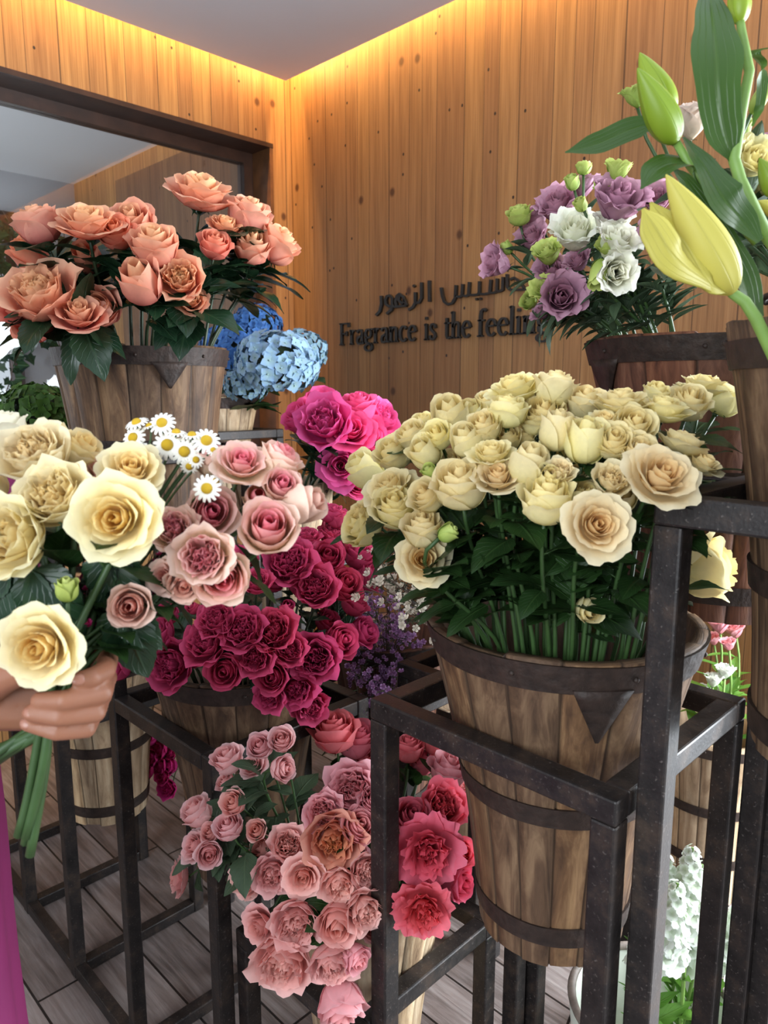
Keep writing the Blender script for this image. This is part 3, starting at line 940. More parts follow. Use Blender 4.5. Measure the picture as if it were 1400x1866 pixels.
# white enamel bucket of stock on the floor
en = thing('enamel_bucket', (1.275, 0.525, 0), 'chipped white enamel bucket with worn rim on the floor under the stands', 'bucket')
mb = MB().lathe([(0.0, 0.012), (0.118, 0.012), (0.148, 0.34), (0.156, 0.35), (0.160, 0.34), (0.128, 0.0), (0.0, 0.0)][::-1], 48, en.location)
obj('body', mb, M['enamel'], en)
mb = MB()
ring = [(0.155 * math.cos(2 * math.pi * k / 48) + 1.275, 0.155 * math.sin(2 * math.pi * k / 48) + 0.525, 0.352) for k in range(49)]
mb.tube(ring, 0.0085, 8, False)
obj('rim', mb, M['rimwear'], en)
mb = MB()
mb.tube([(1.275 + 0.166 * math.cos(a), 0.525 + 0.166 * math.sin(a), 0.30 - 0.10 * math.sin(k / 24 * math.pi)) for k, a in enumerate([math.radians(50 + 180 * k / 24) for k in range(25)])], 0.003, 6)
obj('handle', mb, M['iron'], en)
# glass liner inside the lily bucket
gl = thing('glass_vase', (0.945, 0.155, 1.36), 'clear glass vase with wire ring standing in the lily bucket', 'vase')
mb = MB().lathe([(0.0, 0.0), (0.10, 0.0), (0.150, 0.285), (0.146, 0.285), (0.096, 0.006), (0.0, 0.006)], 48, gl.location)
obj('body', mb, M['glass'], gl)
mb = MB().tube([(0.945 + 0.153 * math.cos(2 * math.pi * k / 48), 0.155 + 0.153 * math.sin(2 * math.pi * k / 48), 1.648) for k in range(49)], 0.0035, 6, False)
obj('wire_ring', mb, M['iron'], gl)
# ------------------------------------------------------------------ flower meshes
def petal(mb, a0, Lp, W, A0, A1, curl, rb, zb, rnd, layer, ruf=0.0, nu=7, nv=7, roundness=0.2, flare=0.0, freq=5.0, tilt=0.0, point=0.0):
    """one petal wrapped round the flower axis; angles in degrees from the axis"""
    NP = 20
    r, z = rb, zb
    R, Z = [r], [z]
    for k in range(NP):
        v = (k + 0.5) / NP
        s_ = min(1.0, v / 0.7)
        s_ = s_ * s_ * (3 - 2 * s_)
        a = A0 + (A1 - A0) * s_
        if v > 0.66:
            a += curl * ((v - 0.66) / 0.34) ** 1.6
        a = math.radians(a)
        r += Lp / NP * math.sin(a)
        z += Lp / NP * math.cos(a)
        R.append(r)
        Z.append(z)

    def at(v):
        x = max(0, min(0.9999, v)) * NP
        k = int(x)
        f = x - k
        return R[k] * (1 - f) + R[k + 1] * f, Z[k] * (1 - f) + Z[k + 1] * f
    ph = rnd.random() * 6.28
    ph2 = rnd.random() * 6.28
    pr = rnd.random()
    rows, cc = [], []
    for j in range(nv + 1):
        v = j / nv
        row, rc = [], []
        for i in range(nu + 1):
            u = i / nu * 2 - 1
            ve = v * (1 - roundness * abs(u) ** 2.4 + point * max(0, 1 - abs(u) * 3))
            rr, zz = at(min(1.0, ve))
            w = W * (0.30 + 0.70 * math.sin(math.pi / 2 * min(1, v / 0.62))) * (1 - 0.22 * max(0, (v - 0.62) / 0.38) ** 2)
            den = max(rr, W * 0.42)
            an = u * w / den
            rr2 = rr + flare * abs(u) ** 3 * v * W
            if ruf:
                q = v * v
                rr2 += ruf * q * math.sin(freq * u + ph) + 0.5 * ruf * q * math.sin(2.3 * freq * u + ph2)
                zz += 0.7 * ruf * q * math.cos(1.3 * freq * u + ph2)
            zz += tilt * u * v
            row.append((rr2 * math.cos(a0 + an), rr2 * math.sin(a0 + an), zz))
            rc.append((v, layer, pr, 1))
        rows.append(row)
        cc.append(rc)
    mb.grid(rows, cc)


GA = math.radians(137.5)


def bloom_mesh(kind, seed):
    rnd = random.Random(seed * 77 + len(kind))
    mb = MB()
    j = rnd.uniform
    if kind == 'bud':
        for k in range(3):
            petal(mb, k * 2.1 + 0.3, 0.98, 0.34, 42, -14, 0, 0.02, 0.02, rnd, 0.2, nu=5)
        for k in range(5):
            petal(mb, k * 1.2566 + j(-.1, .1), 0.98 + j(-.05, .05), 0.46, 66, -14 + j(-3, 3), 14, 0.03, 0, rnd, 0.8, 0.01)
        for k in range(2):
            petal(mb, k * 2.9 + j(0, 1), 0.98, 0.50, 72, -6, 34, 0.04, 0, rnd, 1.0, 0.015, flare=0.08)
    elif kind == 'half':
        for k in range(4):
            petal(mb, k * 1.75, 0.90, 0.26 + 0.03 * k, 24 + 4 * k, -10 + 2 * k, 4, 0.02, 0.08, rnd, 0.05 + 0.06 * k, nu=6)
        for k in range(6):
            petal(mb, k * GA, 0.97 + j(-.04, .04), 0.46, 56 + k * 2.0, -12 + k * 2.2, 14, 0.03, 0.04, rnd, 0.35 + 0.05 * k, 0.012)
        for k in range(5):
            petal(mb, k * 1.2566 + j(-.15, .15), 1.06 + j(-.05, .05), 0.60, 76, 0 + j(-3, 4), 26 + j(0, 14), 0.04, 0, rnd, 0.85, 0.02, flare=0.06, point=0.05)
        for k in range(4):
            petal(mb, k * 1.57 + j(0, .5), 1.02, 0.60, 84, 6 + j(-4, 6), 48 + j(-5, 22), 0.05, -0.01, rnd, 1.0, 0.03, flare=0.08, point=0.06)
    elif kind == 'open':
        for k in range(7):
            petal(mb, k * 1.9, 0.66 + 0.02 * k, 0.17 + 0.03 * k, 20 + 4 * k, -6 + 2 * k, 6, 0.015 + 0.008 * k, 0.10, rnd, 0.04 * k, 0.012, nu=6)
        for k in range(8):
            petal(mb, k * GA, 0.80 + 0.012 * k, 0.36, 46 + 3 * k, -4 + 2.6 * k, 20 + 2 * k, 0.03, 0.05, rnd, 0.3 + 0.04 * k, 0.018, flare=0.04)
        for k in range(7):
            petal(mb, k * 0.8976 + j(-.15, .15), 0.98 + j(-.05, .05), 0.52, 72, 22 + j(-4, 6), 46 + j(0, 14), 0.04, 0.01, rnd, 0.75, 0.026, flare=0.10, point=0.04)
        for k in range(7):
            petal(mb, k * 0.8976 + 0.4 + j(-.2, .2), 1.04 + j(-.06, .06), 0.60, 82, 42 + j(-4, 8), 50 + j(0, 22), 0.05, -0.01, rnd, 1.0, 0.035, flare=0.12, point=0.05)
    elif kind == 'garden':
        for k in range(26):
            q = k / 25
            petal(mb, k * GA, 0.60 + 0.20 * q, 0.22 + 0.10 * q, 10 + 46 * q + j(-5, 5), -16 + 20 * q + j(-14, 14), j(-30, 22), 0.02 + 0.03 * q, 0.09 - 0.05 * q, rnd, 0.55 * q, 0.055, nu=8, nv=6, freq=8, tilt=j(-.05, .05))
        for k in range(9):
            petal(mb, k * GA, 0.90 + j(-.04, .04), 0.46, 66, 4 + j(-5, 8), 14 + j(-8, 20), 0.04, 0.02, rnd, 0.75, 0.045, flare=0.05, freq=6)
        for k in range(7):
            petal(mb, k * 0.8976 + j(-.2, .2), 1.0 + j(-.06, .06), 0.56, 80, 16 + j(-8, 10), 38 + j(-14, 26), 0.05, -0.01, rnd, 1.0, 0.055, flare=0.12, point=0.03)
    elif kind == 'peony':
        for k in range(30):
            q = k / 29
            petal(mb, k * GA, 0.66 + 0.30 * q, 0.24 + 0.22 * q, 12 + 52 * q + j(-8, 8), -12 + 40 * q + j(-14, 14), j(-20, 40), 0.02 + 0.03 * q, 0.08 - 0.06 * q, rnd, 0.6 * q, 0.06, nu=8, nv=7, freq=7, roundness=0.14)
        for k in range(9):
            petal(mb, k * 0.698 + j(-.2, .2), 1.06 + j(-.08, .08), 0.60, 84, 46 + j(-8, 10), 26 + j(-14, 24), 0.05, -0.01, rnd, 1.0, 0.07, nu=9, flare=0.06, freq=7, roundness=0.12)
    elif kind == 'lisi':
        for k in range(10):
            q = k / 9
            petal(mb, k * GA, 0.88 + 0.06 * q, 0.30 + 0.16 * q, 26 + 26 * q, -8 + 14 * q + j(-6, 6), 12 + 18 * q, 0.02, 0.05 - 0.05 * q, rnd, 0.5 * q, 0.035, freq=6)
        for k in range(7):
            petal(mb, k * 0.8976 + j(-.2, .2), 1.05 + j(-.06, .06), 0.58, 50, 16 + j(-5, 6), 48 + j(-8, 16), 0.03, 0, rnd, 1.0, 0.055, nu=9, flare=0.08, freq=7, roundness=0.14)
    elif kind == 'lbud':
        for k in range(5):
            petal(mb, k * 1.2566, 1.7, 0.42, 44, -8, 0, 0.03, 0, rnd, 0.5, 0.01, tilt=0.22)
        for k in range(4):
            petal(mb, k * 1.57 + .4, 1.6, 0.40, 46, -4, 20, 0.04, 0, rnd, 1.0, 0.02, tilt=0.22)
    # unit radius, centred on the axis mid height
    R = max(math.hypot(p[0], p[1]) for p in mb.v)
    zs = [p[2] for p in mb.v]
    R = sorted(math.hypot(p[0], p[1]) for p in mb.v)[int(len(mb.v) * 0.985)]
    k = 1.0 / R
    zm = (min(zs) + max(zs)) / 2
    mb.v = [(x * k, y * k, (z - zm) * k) for x, y, z in mb.v]
    return mb, (0 - zm) * k, (max(zs) - zm) * k


BLOOMS = {}


def bloom(kind, mat, seed):
    key = (kind, mat, seed)
    if key not in BLOOMS:
        mb, zb, zt = bloom_mesh(kind, seed)
        BLOOMS[key] = (mb.mesh('bloom_' + kind, M[mat]), zb, zt)
    return BLOOMS[key]


def calyx_mesh():
    mb = MB()
    rnd = random.Random(4)
    mb.ellip((0, 0, -0.06), 0.2, 0.2, 0.2, 8, 6, col=(0.4, 0.5, 0, 1))
    for k in range(5):
        a = 2 * math.pi * k / 5 + rnd.uniform(-.2, .2)
        rows, cc = [], []
        dr = rnd.uniform(0.4, 1.1)
        for jj in range(7):
            v = jj / 6
            w = 0.17 * (1 - v) ** 0.8 * (0.5 + 0.5 * min(1, v * 4))
            rr = 0.15 + 0.75 * v * math.sin(0.6 + 0.6 * dr * v)
            zz = 0.06 + 0.22 * v - 0.55 * dr * v * v
            rows.append([(rr * math.cos(a) - s_ * w * math.sin(a), rr * math.sin(a) + s_ * w * math.cos(a), zz + 0.05 * abs(s_)) for s_ in (-1, 0, 1)])
            cc.append([(v, abs(s_) * 0.5, 0, 1) for s_ in (-1, 0, 1)])
        mb.grid(rows, cc)
    return mb


def leaf_shape(seed, serrate=0.03, width=0.30, fold=0.25, droop=0.3, wave=0.03):
    rnd = random.Random(seed)
    mb = MB()
    rows, cc = [], []
    ph = rnd.random() * 6
    n = 15
    for jj in range(n + 1):
        v = jj / n
        w = width * (math.sin(math.pi * min(1, v ** 0.82)) ** 0.85) * (1 - 0.25 * v) + 0.002
        if jj % 2:
            w *= 1 + serrate * 3
        zc = -droop * v * v
        row, rc = [], []
        for s_ in (-1, -0.66, -0.33, 0, 0.33, 0.66, 1):
            z = zc + fold * abs(s_) * w + wave * math.sin(v * 9 + ph) * s_
            row.append((v, s_ * w, z))
            rc.append((v, abs(s_), 0, 1))
        rows.append(row)
        cc.append(rc)
    mb.grid(rows, cc)
    mb.tube([(-0.12, 0, 0.0), (0.0, 0, 0), (0.3, 0, -droop * 0.09 - 0.004), (0.6, 0, -droop * .36 - 0.003)], [0.014, 0.012, 0.008, 0.003], 5, True)
    return mb


LEAVES = {}


def leaf_mesh(mat, style, k):
    key = (mat, style, k)
    if key not in LEAVES:
        p = {'rose': (0.03, 0.36, 0.16, 0.30, 0.03), 'long': (0.0, 0.17, 0.35, 0.25, 0.02), 'lisi': (0.0, 0.24, 0.4, 0.2, 0.015), 'ivy': (0.0, 0.4, 0.1, 0.2, 0.03)}[style]
        LEAVES[key] = leaf_shape(k * 13 + len(style), *p).mesh('leaf_' + style, M[mat])
    return LEAVES[key]


CALYX = {}


def calyx(mat):
    if mat not in CALYX:
        CALYX[mat] = calyx_mesh().mesh('calyx', M[mat])
    return CALYX[mat]


def basis_from(d, up):
    x = d.normalized()
    y = up.cross(x)
    if y.length < 1e-4:
        y = x.orthogonal()
    y.normalize()
    z = x.cross(y)
    return Matrix((x, y, z)).transposed()


def place(o, root, loc, rot3, s):
    o.matrix_basis = Matrix.Translation(loc - root.location) @ rot3.to_4x4() @ Matrix.Diagonal((s, s, s, 1))


def bez(p0, p1, p2, p3, n):
    out = []
    for k in range(n + 1):
        t = k / n
        q = 1 - t
        out.append(p0 * q ** 3 + p1 * 3 * q * q * t + p2 * 3 * q * t * t + p3 * t ** 3)
    return out


KINDS = {'b': 'bud', 'h': 'half', 'o': 'open', 'g': 'garden', 'p': 'peony', 'l': 'lisi', 'u': 'lbud'}
DESC = {'b': 'closed', 'h': 'half-open', 'o': 'wide open', 'g': 'many-petalled', 'p': 'ruffled', 'l': 'frilled', 'u': 'budding'}
ORD = ['first', 'second', 'third', 'fourth', 'fifth', 'sixth', 'seventh', 'eighth', 'ninth', 'tenth', 'eleventh', 'twelfth']
FL_RND = random.Random(99)


def make_flower(name, label, cat, group, head, R, face, base, kind, mat, stem_mat='stem', leaf=('leaf_green', 'rose'), nleaf=3, leaf_len=0.06, stem_r=0.0028, calyx_mat='leaf_green', flat=1.0, leaf_range=(0.45, 0.9), bend=0.35, rim=None):
    rnd = FL_RND
    root = thing(name, base, label, cat, group)
    me, zb, zt = bloom(KINDS[kind], mat, rnd.randrange(3))
    o = link('bloom', me, root)
    f = face.normalized()
    q = f.to_track_quat('Z', 'Y').to_matrix() @ Matrix.Rotation(rnd.uniform(0, 6.28), 3, 'Z')
    o.matrix_basis = Matrix.Translation(head - root.location) @ q.to_4x4() @ Matrix.Diagonal((R, R, R * flat, 1))
    neck = head + f * (zb * R * flat)
    c = link('calyx', calyx(calyx_mat), root)
    place(c, root, neck, q, R * {'b': 0.85, 'h': 0.75, 'l': 0.36}.get(kind, 0.5))
    start = base
    if rim:                      # pass inside the bucket mouth before spreading out
        cx, cy, rz, rr = rim
        v = Vector((neck.x - cx, neck.y - cy, 0))
        q_ = min(rr, v.length * 0.75) / max(v.length, 1e-4)
        start = Vector((cx, cy, rz)) + v * q_
        if neck.z < rz + 0.03:
            start.z = rz + 0.02
    d = (neck - start).length
    p2 = neck - f * d * bend
    if rim and neck.z < rz + 0.06:
        p2.z = max(p2.z, rz + 0.05)
    p1 = start + (neck - start) * 0.25 + UP * d * (0.10 if not rim or neck.z > rz + .1 else 0.35)
    pts = bez(start, p1, p2, neck, 9)
    full = pts if not rim else [base, base.lerp(start, 0.5)] + pts
    nf = len(full)
    obj('stem', MB().tube(full, [stem_r * (1.15 - 0.3 * k / (nf - 1)) for k in range(nf)], 6), M[stem_mat], root)
    for k in range(nleaf):
        t = rnd.uniform(*leaf_range)
        i = int(t * 9)
        p = pts[i] + (pts[min(9, i + 1)] - pts[i]) * (t * 9 - i)
        tan = (pts[min(9, i + 1)] - pts[i]).normalized()
        a = rnd.uniform(0, 6.28)
        side = (Quaternion(tan, a) @ tan.orthogonal().normalized())
        dr = (side * 0.9 + tan * rnd.uniform(0.0, 0.75) + UP * 0.15).normalized()
        lf = link('leaf', leaf_mesh(leaf[0], leaf[1], rnd.randrange(3)), root)
        s = leaf_len * rnd.uniform(0.7, 1.15)
        place(lf, root, p + dr * s * 0.10, basis_from(dr, (UP * 1.0 + tan * 0.5 + side * rnd.uniform(-.4, .4))), s)
    return root


def ell_hit(px, py, c, a, b):
    """nearest point of a dome-shaped bouquet along the ray through a photo pixel"""
    d = ray(px, py)
    o = Vector((0, 0, EYE)) - c
    k = Vector((1 / a, 1 / a, 1 / b))
    dd = Vector((d.x * k.x, d.y * k.y, d.z * k.z))
    oo = Vector((o.x * k.x, o.y * k.y, o.z * k.z))
    A, B, C_ = dd.dot(dd), 2 * oo.dot(dd), oo.dot(oo) - 1
    disc = B * B - 4 * A * C_
    if disc < 0:
        return -B / (2 * A)
    return (-B - math.sqrt(disc)) / (2 * A)


def row_labels(items, noun, where):
    """labels by row from the top and place from the left; items = (key, x, y, describing words)"""
    n = len(items)
    per = 6 if n > 8 else n
    rows = max(1, round(n / per))
    order = sorted(range(n), key=lambda i: items[i][1])
    size = math.ceil(n / rows)
    out = {}
    for r in range(rows):
        idx = sorted(order[r * size:(r + 1) * size], key=lambda i: items[i][0])
        for k, i in enumerate(idx):
            pl = 'leftmost' if k == 0 else ('rightmost' if k == len(idx) - 1 else ORD[k] + ' from left')
            if len(idx) == 1:
                pl = 'single'
            if rows > 1:
                rw = 'top row' if r == 0 else ('bottom row' if r == rows - 1 else ORD[r] + ' row down')
                out[i] = '%s %s, %s in %s %s' % (items[i][2], noun, pl, rw, where)
            else:
                out[i] = '%s %s, %s %s' % (items[i][2], noun, pl, where)
    return out


SIZE = 1.16


def bouquet(name, cat, group, noun, where, color, specs, c, rad, base, mat, base_r=0.07, crop=None, face=(0.55, 0.45, 0.35), **kw):
    """specs: (x, y, r, kind, {options}) in photo pixels, or crop pixels with crop=(ox, oy, scale)"""
    rnd = FL_RND
    c = Vector(c)
    base = Vector(base)
    P = []
    for s_ in specs:
        x, y, r, k = s_[:4]
        op = s_[4] if len(s_) > 4 else {}
        if crop:
            x, y, r = crop[0] + x * crop[2], crop[1] + y * crop[2], r * crop[2]
        P.append((x, y, r, k, op))
    labs = row_labels([(p[0], p[1], '%s %s' % (DESC[p[3]], p[4].get('c', color))) for p in P], noun, where)
    for i, (x, y, r, k, op) in enumerate(P):
        t = op.get('t') or ell_hit(x, y, c, *rad) + op.get('dt', 0)
        h = T(x, y, t)
        R = r * t / F_PX * kw.get('size', SIZE)
        n = (h - c)
        n = Vector((n.x / rad[0], n.y / rad[0], n.z / rad[1])).normalized()
        if 'f' in op:
            ax, ay, az = op['f']
            f = RIGHT * ax + UP * ay + BACK * az
        else:
            f = n * face[0] + UP * face[1] + BACK * face[2] + Vector((rnd.uniform(-.2, .2), rnd.uniform(-.2, .2), rnd.uniform(-.1, .1)))
        off_ = Vector((h.x - c.x, h.y - c.y, 0))
        if off_.length > 1e-4:
            off_ = off_ / max(rad[0], off_.length) * base_r
        b = Vector((base.x, base.y, base.z)) + off_ + Vector((rnd.uniform(-.02, .02), rnd.uniform(-.02, .02), 0))
        k2 = dict(kw)
        k2.pop('size', None)
        k2.update(op.get('kw', {}))
        make_flower(op.get('name', name), labs[i], cat, group, h, R, f, b, k, op.get('m', mat), **k2)


# ------------------------------------------------------------------ peach roses, high left
bouquet('rose', 'rose', 'peach roses', 'rose', 'of high peach bouquet', 'peach', [
    (70, 410, 42, 'h', {'f': (-.25, .9, .25)}), (160, 405, 58, 'o', {'f': (.1, .85, .45)}), (240, 408, 42, 'h', {'dt': .06}), (367, 350, 64, 'o', {'f': (.25, .85, .4)}),
    (455, 393, 40, 'h', {'kw': {'nleaf': 12}}), (412, 412, 34, 'o', {'dt': .05}), (460, 450, 36, 'h', {'kw': {'nleaf': 13}, 'f': (.2, .7, .5)}), (506, 446, 38, 'h', {'kw': {'nleaf': 14}, 'f': (.6, .7, .2)}), (281, 448, 44, 'h', {'f': (.1, .8, .5)}),
    (256, 513, 38, 'b', {'f': (0, .6, .7)}), (330, 508, 40, 'g', {'f': (.15, .35, .9)}), (350, 549, 30, 'o', {'dt': .03}), (75, 538, 62, 'g', {'f': (-.1, .65, .7)}),
    (145, 572, 50, 'o', {'f': (.2, .7, .6)}), (182, 562, 38, 'h', {'dt': .05}), (55, 465, 30, 'b', {'dt': .08, 'm': 'peach_pink'}), (62, 590, 36, 'h', {'dt': .06, 'm': 'peach_pink'}),
    (158, 470, 26, 'b', {'dt': .1, 'm': 'peach_pink'}), (392, 446, 30, 'h', {'kw': {'nleaf': 12}, 'dt': .05, 'm': 'peach_pink'}), (35, 560, 36, 'h', {'dt': .03, 'm': 'peach_pink'}), (212, 425, 34, 'h', {'dt': .03, 'm': 'peach_pink'})],
    (0.835, 1.64, 1.74), (0.31, 0.27), (0.835, 1.627, 1.50), 'peach', stem_mat='stem_dark', rim=(0.835, 1.627, 1.63, 0.15), leaf=('leaf_dark', 'rose'), nleaf=7, leaf_len=0.105, stem_r=0.0038, calyx_mat='leaf_dark', leaf_range=(0.52, 0.95), size=1.08)

# ------------------------------------------------------------------ cream roses, front right
CR = (600, 660, 0.5714)
bouquet('rose', 'rose', 'cream roses in the front bucket', 'rose', 'of front cream bouquet', 'cream', [
    (115, 345, 46, 'b'), (205, 290, 50, 'h'), (305, 290, 42, 'b'), (265, 235, 46, 'h'), (345, 235, 42, 'h'), (388, 168, 48, 'b'), (300, 195, 34, 'h', {'dt': .04}), (450, 165, 36, 'b', {'dt': .05}),
    (595, 85, 78, 'o', {'f': (-.3, .9, .2)}), (720, 82, 54, 'h', {'f': (.2, .95, 0)}), (505, 130, 38, 'h', {'dt': .05}), (570, 155, 54, 'h', {'f': (0, .95, .2)}), (495, 205, 46, 'h'), (440, 250, 42, 'b'), (570, 245, 36, 'h', {'dt': .05}),
    (690, 160, 52, 'h', {'dt': .04}), (655, 190, 40, 'h', {'dt': .05}), (728, 218, 48, 'b', {'f': (.1, .95, .2)}), (820, 130, 52, 'h', {'dt': .04}), (930, 128, 76, 'o', {'f': (0, .95, .15)}), (1065, 150, 72, 'o', {'f': (.1, .95, .2)}), (1045, 100, 36, 'h', {'dt': .04}),
    (1195, 78, 68, 'o', {'f': (.1, .95, .1)}), (1262, 122, 50, 'h', {'f': (.5, .8, 0)}), (1150, 130, 52, 'h'), (818, 250, 56, 'b', {'f': (0, .9, .4)}), (905, 255, 50, 'h'), (972, 205, 56, 'h'), (880, 188, 46, 'o', {'f': (.1, .8, .4), 'm': 'cream_open'}), (1130, 258, 66, 'o', {'f': (.3, .9, 0)}),
    (520, 290, 62, 'o', {'f': (-.1, .85, .3)}), (635, 325, 50, 'b', {'f': (.2, .85, .4)}), (540, 365, 66, 'o', {'f': (-.1, .8, .5), 'm': 'cream_open'}), (420, 392, 76, 'h', {'f': (-.15, .9, .4)}), (712, 300, 46, 'h', {'dt': .05}), (735, 350, 38, 'g', {'f': (0, .7, .5), 'm': 'cream_open'}), (704, 372, 36, 'b'), (785, 350, 36, 'h', {'dt': .05}),
    (195, 400, 76, 'o', {'f': (-.35, .75, .4)}), (210, 465, 62, 'h', {'f': (-.1, .75, .55)}), (312, 428, 50, 'h'), (100, 485, 50, 'o', {'f': (-.7, .5, .3)}), (105, 525, 54, 'h', {'f': (-.6, .3, .4)}), (695, 440, 76, 'h', {'f': (0, .9, .35)}),
    (855, 520, 90, 'o', {'f': (.05, .35, .9), 'm': 'cream_open', 'dt': -.04}), (900, 380, 52, 'g', {'f': (0, .6, .6), 'm': 'cream_open'}), (1060, 362, 100, 'o', {'f': (.1, .62, .7), 'm': 'cream_open', 'dt': -.03}), (985, 290, 52, 'h'), (820, 425, 46, 'h', {'dt': .04}), (935, 425, 42, 'b', {'dt': .03}),
    (298, 532, 56, 'h', {'f': (-.1, .9, .3)}), (300, 630, 72, 'o', {'f': (-.05, .3, .9), 'm': 'cream_open'}), (1195, 325, 54, 'o', {'f': (.3, .7, .3), 'm': 'cream_open'}), (1205, 655, 84, 'h', {'f': (.8, .2, .3), 't': 1.12}), (828, 790, 34, 'b', {'dt': .08}), (1255, 500, 40, 'h', {'t': 1.2}),
    (320, 350, 20, 'b', {'m': 'lisi_green'}), (378, 545, 24, 'b', {'m': 'lisi_green', 'f': (.7, .5, .2)}), (620, 240, 34, 'h', {'dt': .07}), (395, 320, 40, 'h', {'dt': .08}), (850, 310, 40, 'h', {'dt': .09}), (600, 420, 30, 'b', {'dt': .1})],
    (0.91, 0.545, 1.375), (0.285, 0.205), (0.908, 0.543, 1.02), 'cream', crop=CR, size=1.30, rim=(0.908, 0.543, 1.215, 0.155), base_r=0.085, stem_mat='stem', leaf=('leaf_green', 'rose'), nleaf=7, leaf_len=0.066, stem_r=0.0028, leaf_range=(0.18, 0.92))

# ------------------------------------------------------------------ magenta roses, centre left
MG = (220, 700, 0.4)
bouquet('rose', 'rose', 'magenta roses on the rack', 'rose', 'of magenta bouquet', 'magenta', [
    (955, 590, 52, 'g'), (990, 612, 44, 'h'), (970, 690, 56, 'g'), (850, 700, 46, 'g', {'dt': .03}), (945, 790, 64, 'h', {'f': (.1, .6, .7)}), (770, 812, 90, 'g', {'f': (.05, .65, .75)}), (890, 925, 80, 'g', {'f': (0, .55, .8)}), (1020, 915, 66, 'h'), (1090, 780, 64, 'h'), (1130, 880, 58, 'h', {'f': (.8, .3, .2)}),
    (620, 905, 54, 'g'), (560, 795, 48, 'g', {'dt': .03}), (700, 900, 44, 'h', {'dt': .05}), (165, 1150, 76, 'g', {'f': (-.4, .6, .5)}), (232, 1278, 88, 'g', {'f': (-.25, .25, .9)}), (392, 1180, 82, 'g'), (440, 1070, 70, 'g'), (555, 1118, 82, 'g', {'f': (-.05, .6, .75)}), (698, 1122, 80, 'g', {'f': (.05, .6, .75)}), (612, 1245, 66, 'g', {'f': (0, .2, .95)}),
    (475, 1305, 66, 'h', {'f': (0, .2, .95)}), (770, 1210, 60, 'g'), (888, 1245, 86, 'g', {'f': (.1, .35, .9)}), (1000, 1170, 66, 'h'), (1105, 1130, 58, 'h', {'f': (.7, .4, .4)}), (690, 1335, 60, 'h', {'f': (-.1, .3, .9)}), (798, 1382, 72, 'g', {'f': (0, .15, .95)}), (680, 1420, 58, 'g', {'f': (-.2, .1, .9)}), (862, 1462, 66, 'g', {'f': (.3, -.1, .9)}),
    (760, 1012, 26, 'b', {'dt': .02}), (330, 1018, 24, 'b'), (215, 1045, 44, 'h', {'dt': .05}), (1065, 1000, 54, 'h', {'dt': .06}), (330, 1225, 56, 'h', {'dt': .05}), (-20, 1280, 62, 'h', {'f': (-.6, .2, .6), 't': 1.33}), (870, 860, 50, 'h', {'dt': .09}), (520, 870, 44, 'h', {'dt': .05}), (500, 1220, 50, 'h', {'dt': .07}), (940, 1080, 46, 'h', {'dt': .12})],
    (0.85, 1.25, 1.065), (0.25, 0.215), (0.835, 1.265, 0.82), 'magenta', crop=MG, size=1.3, rim=(0.835, 1.265, 0.99, 0.145), base_r=0.07, stem_mat='stem_dark', leaf=('leaf_dark', 'rose'), nleaf=3, leaf_len=0.055, stem_r=0.0028, calyx_mat='leaf_dark', leaf_range=(0.35, 0.85))

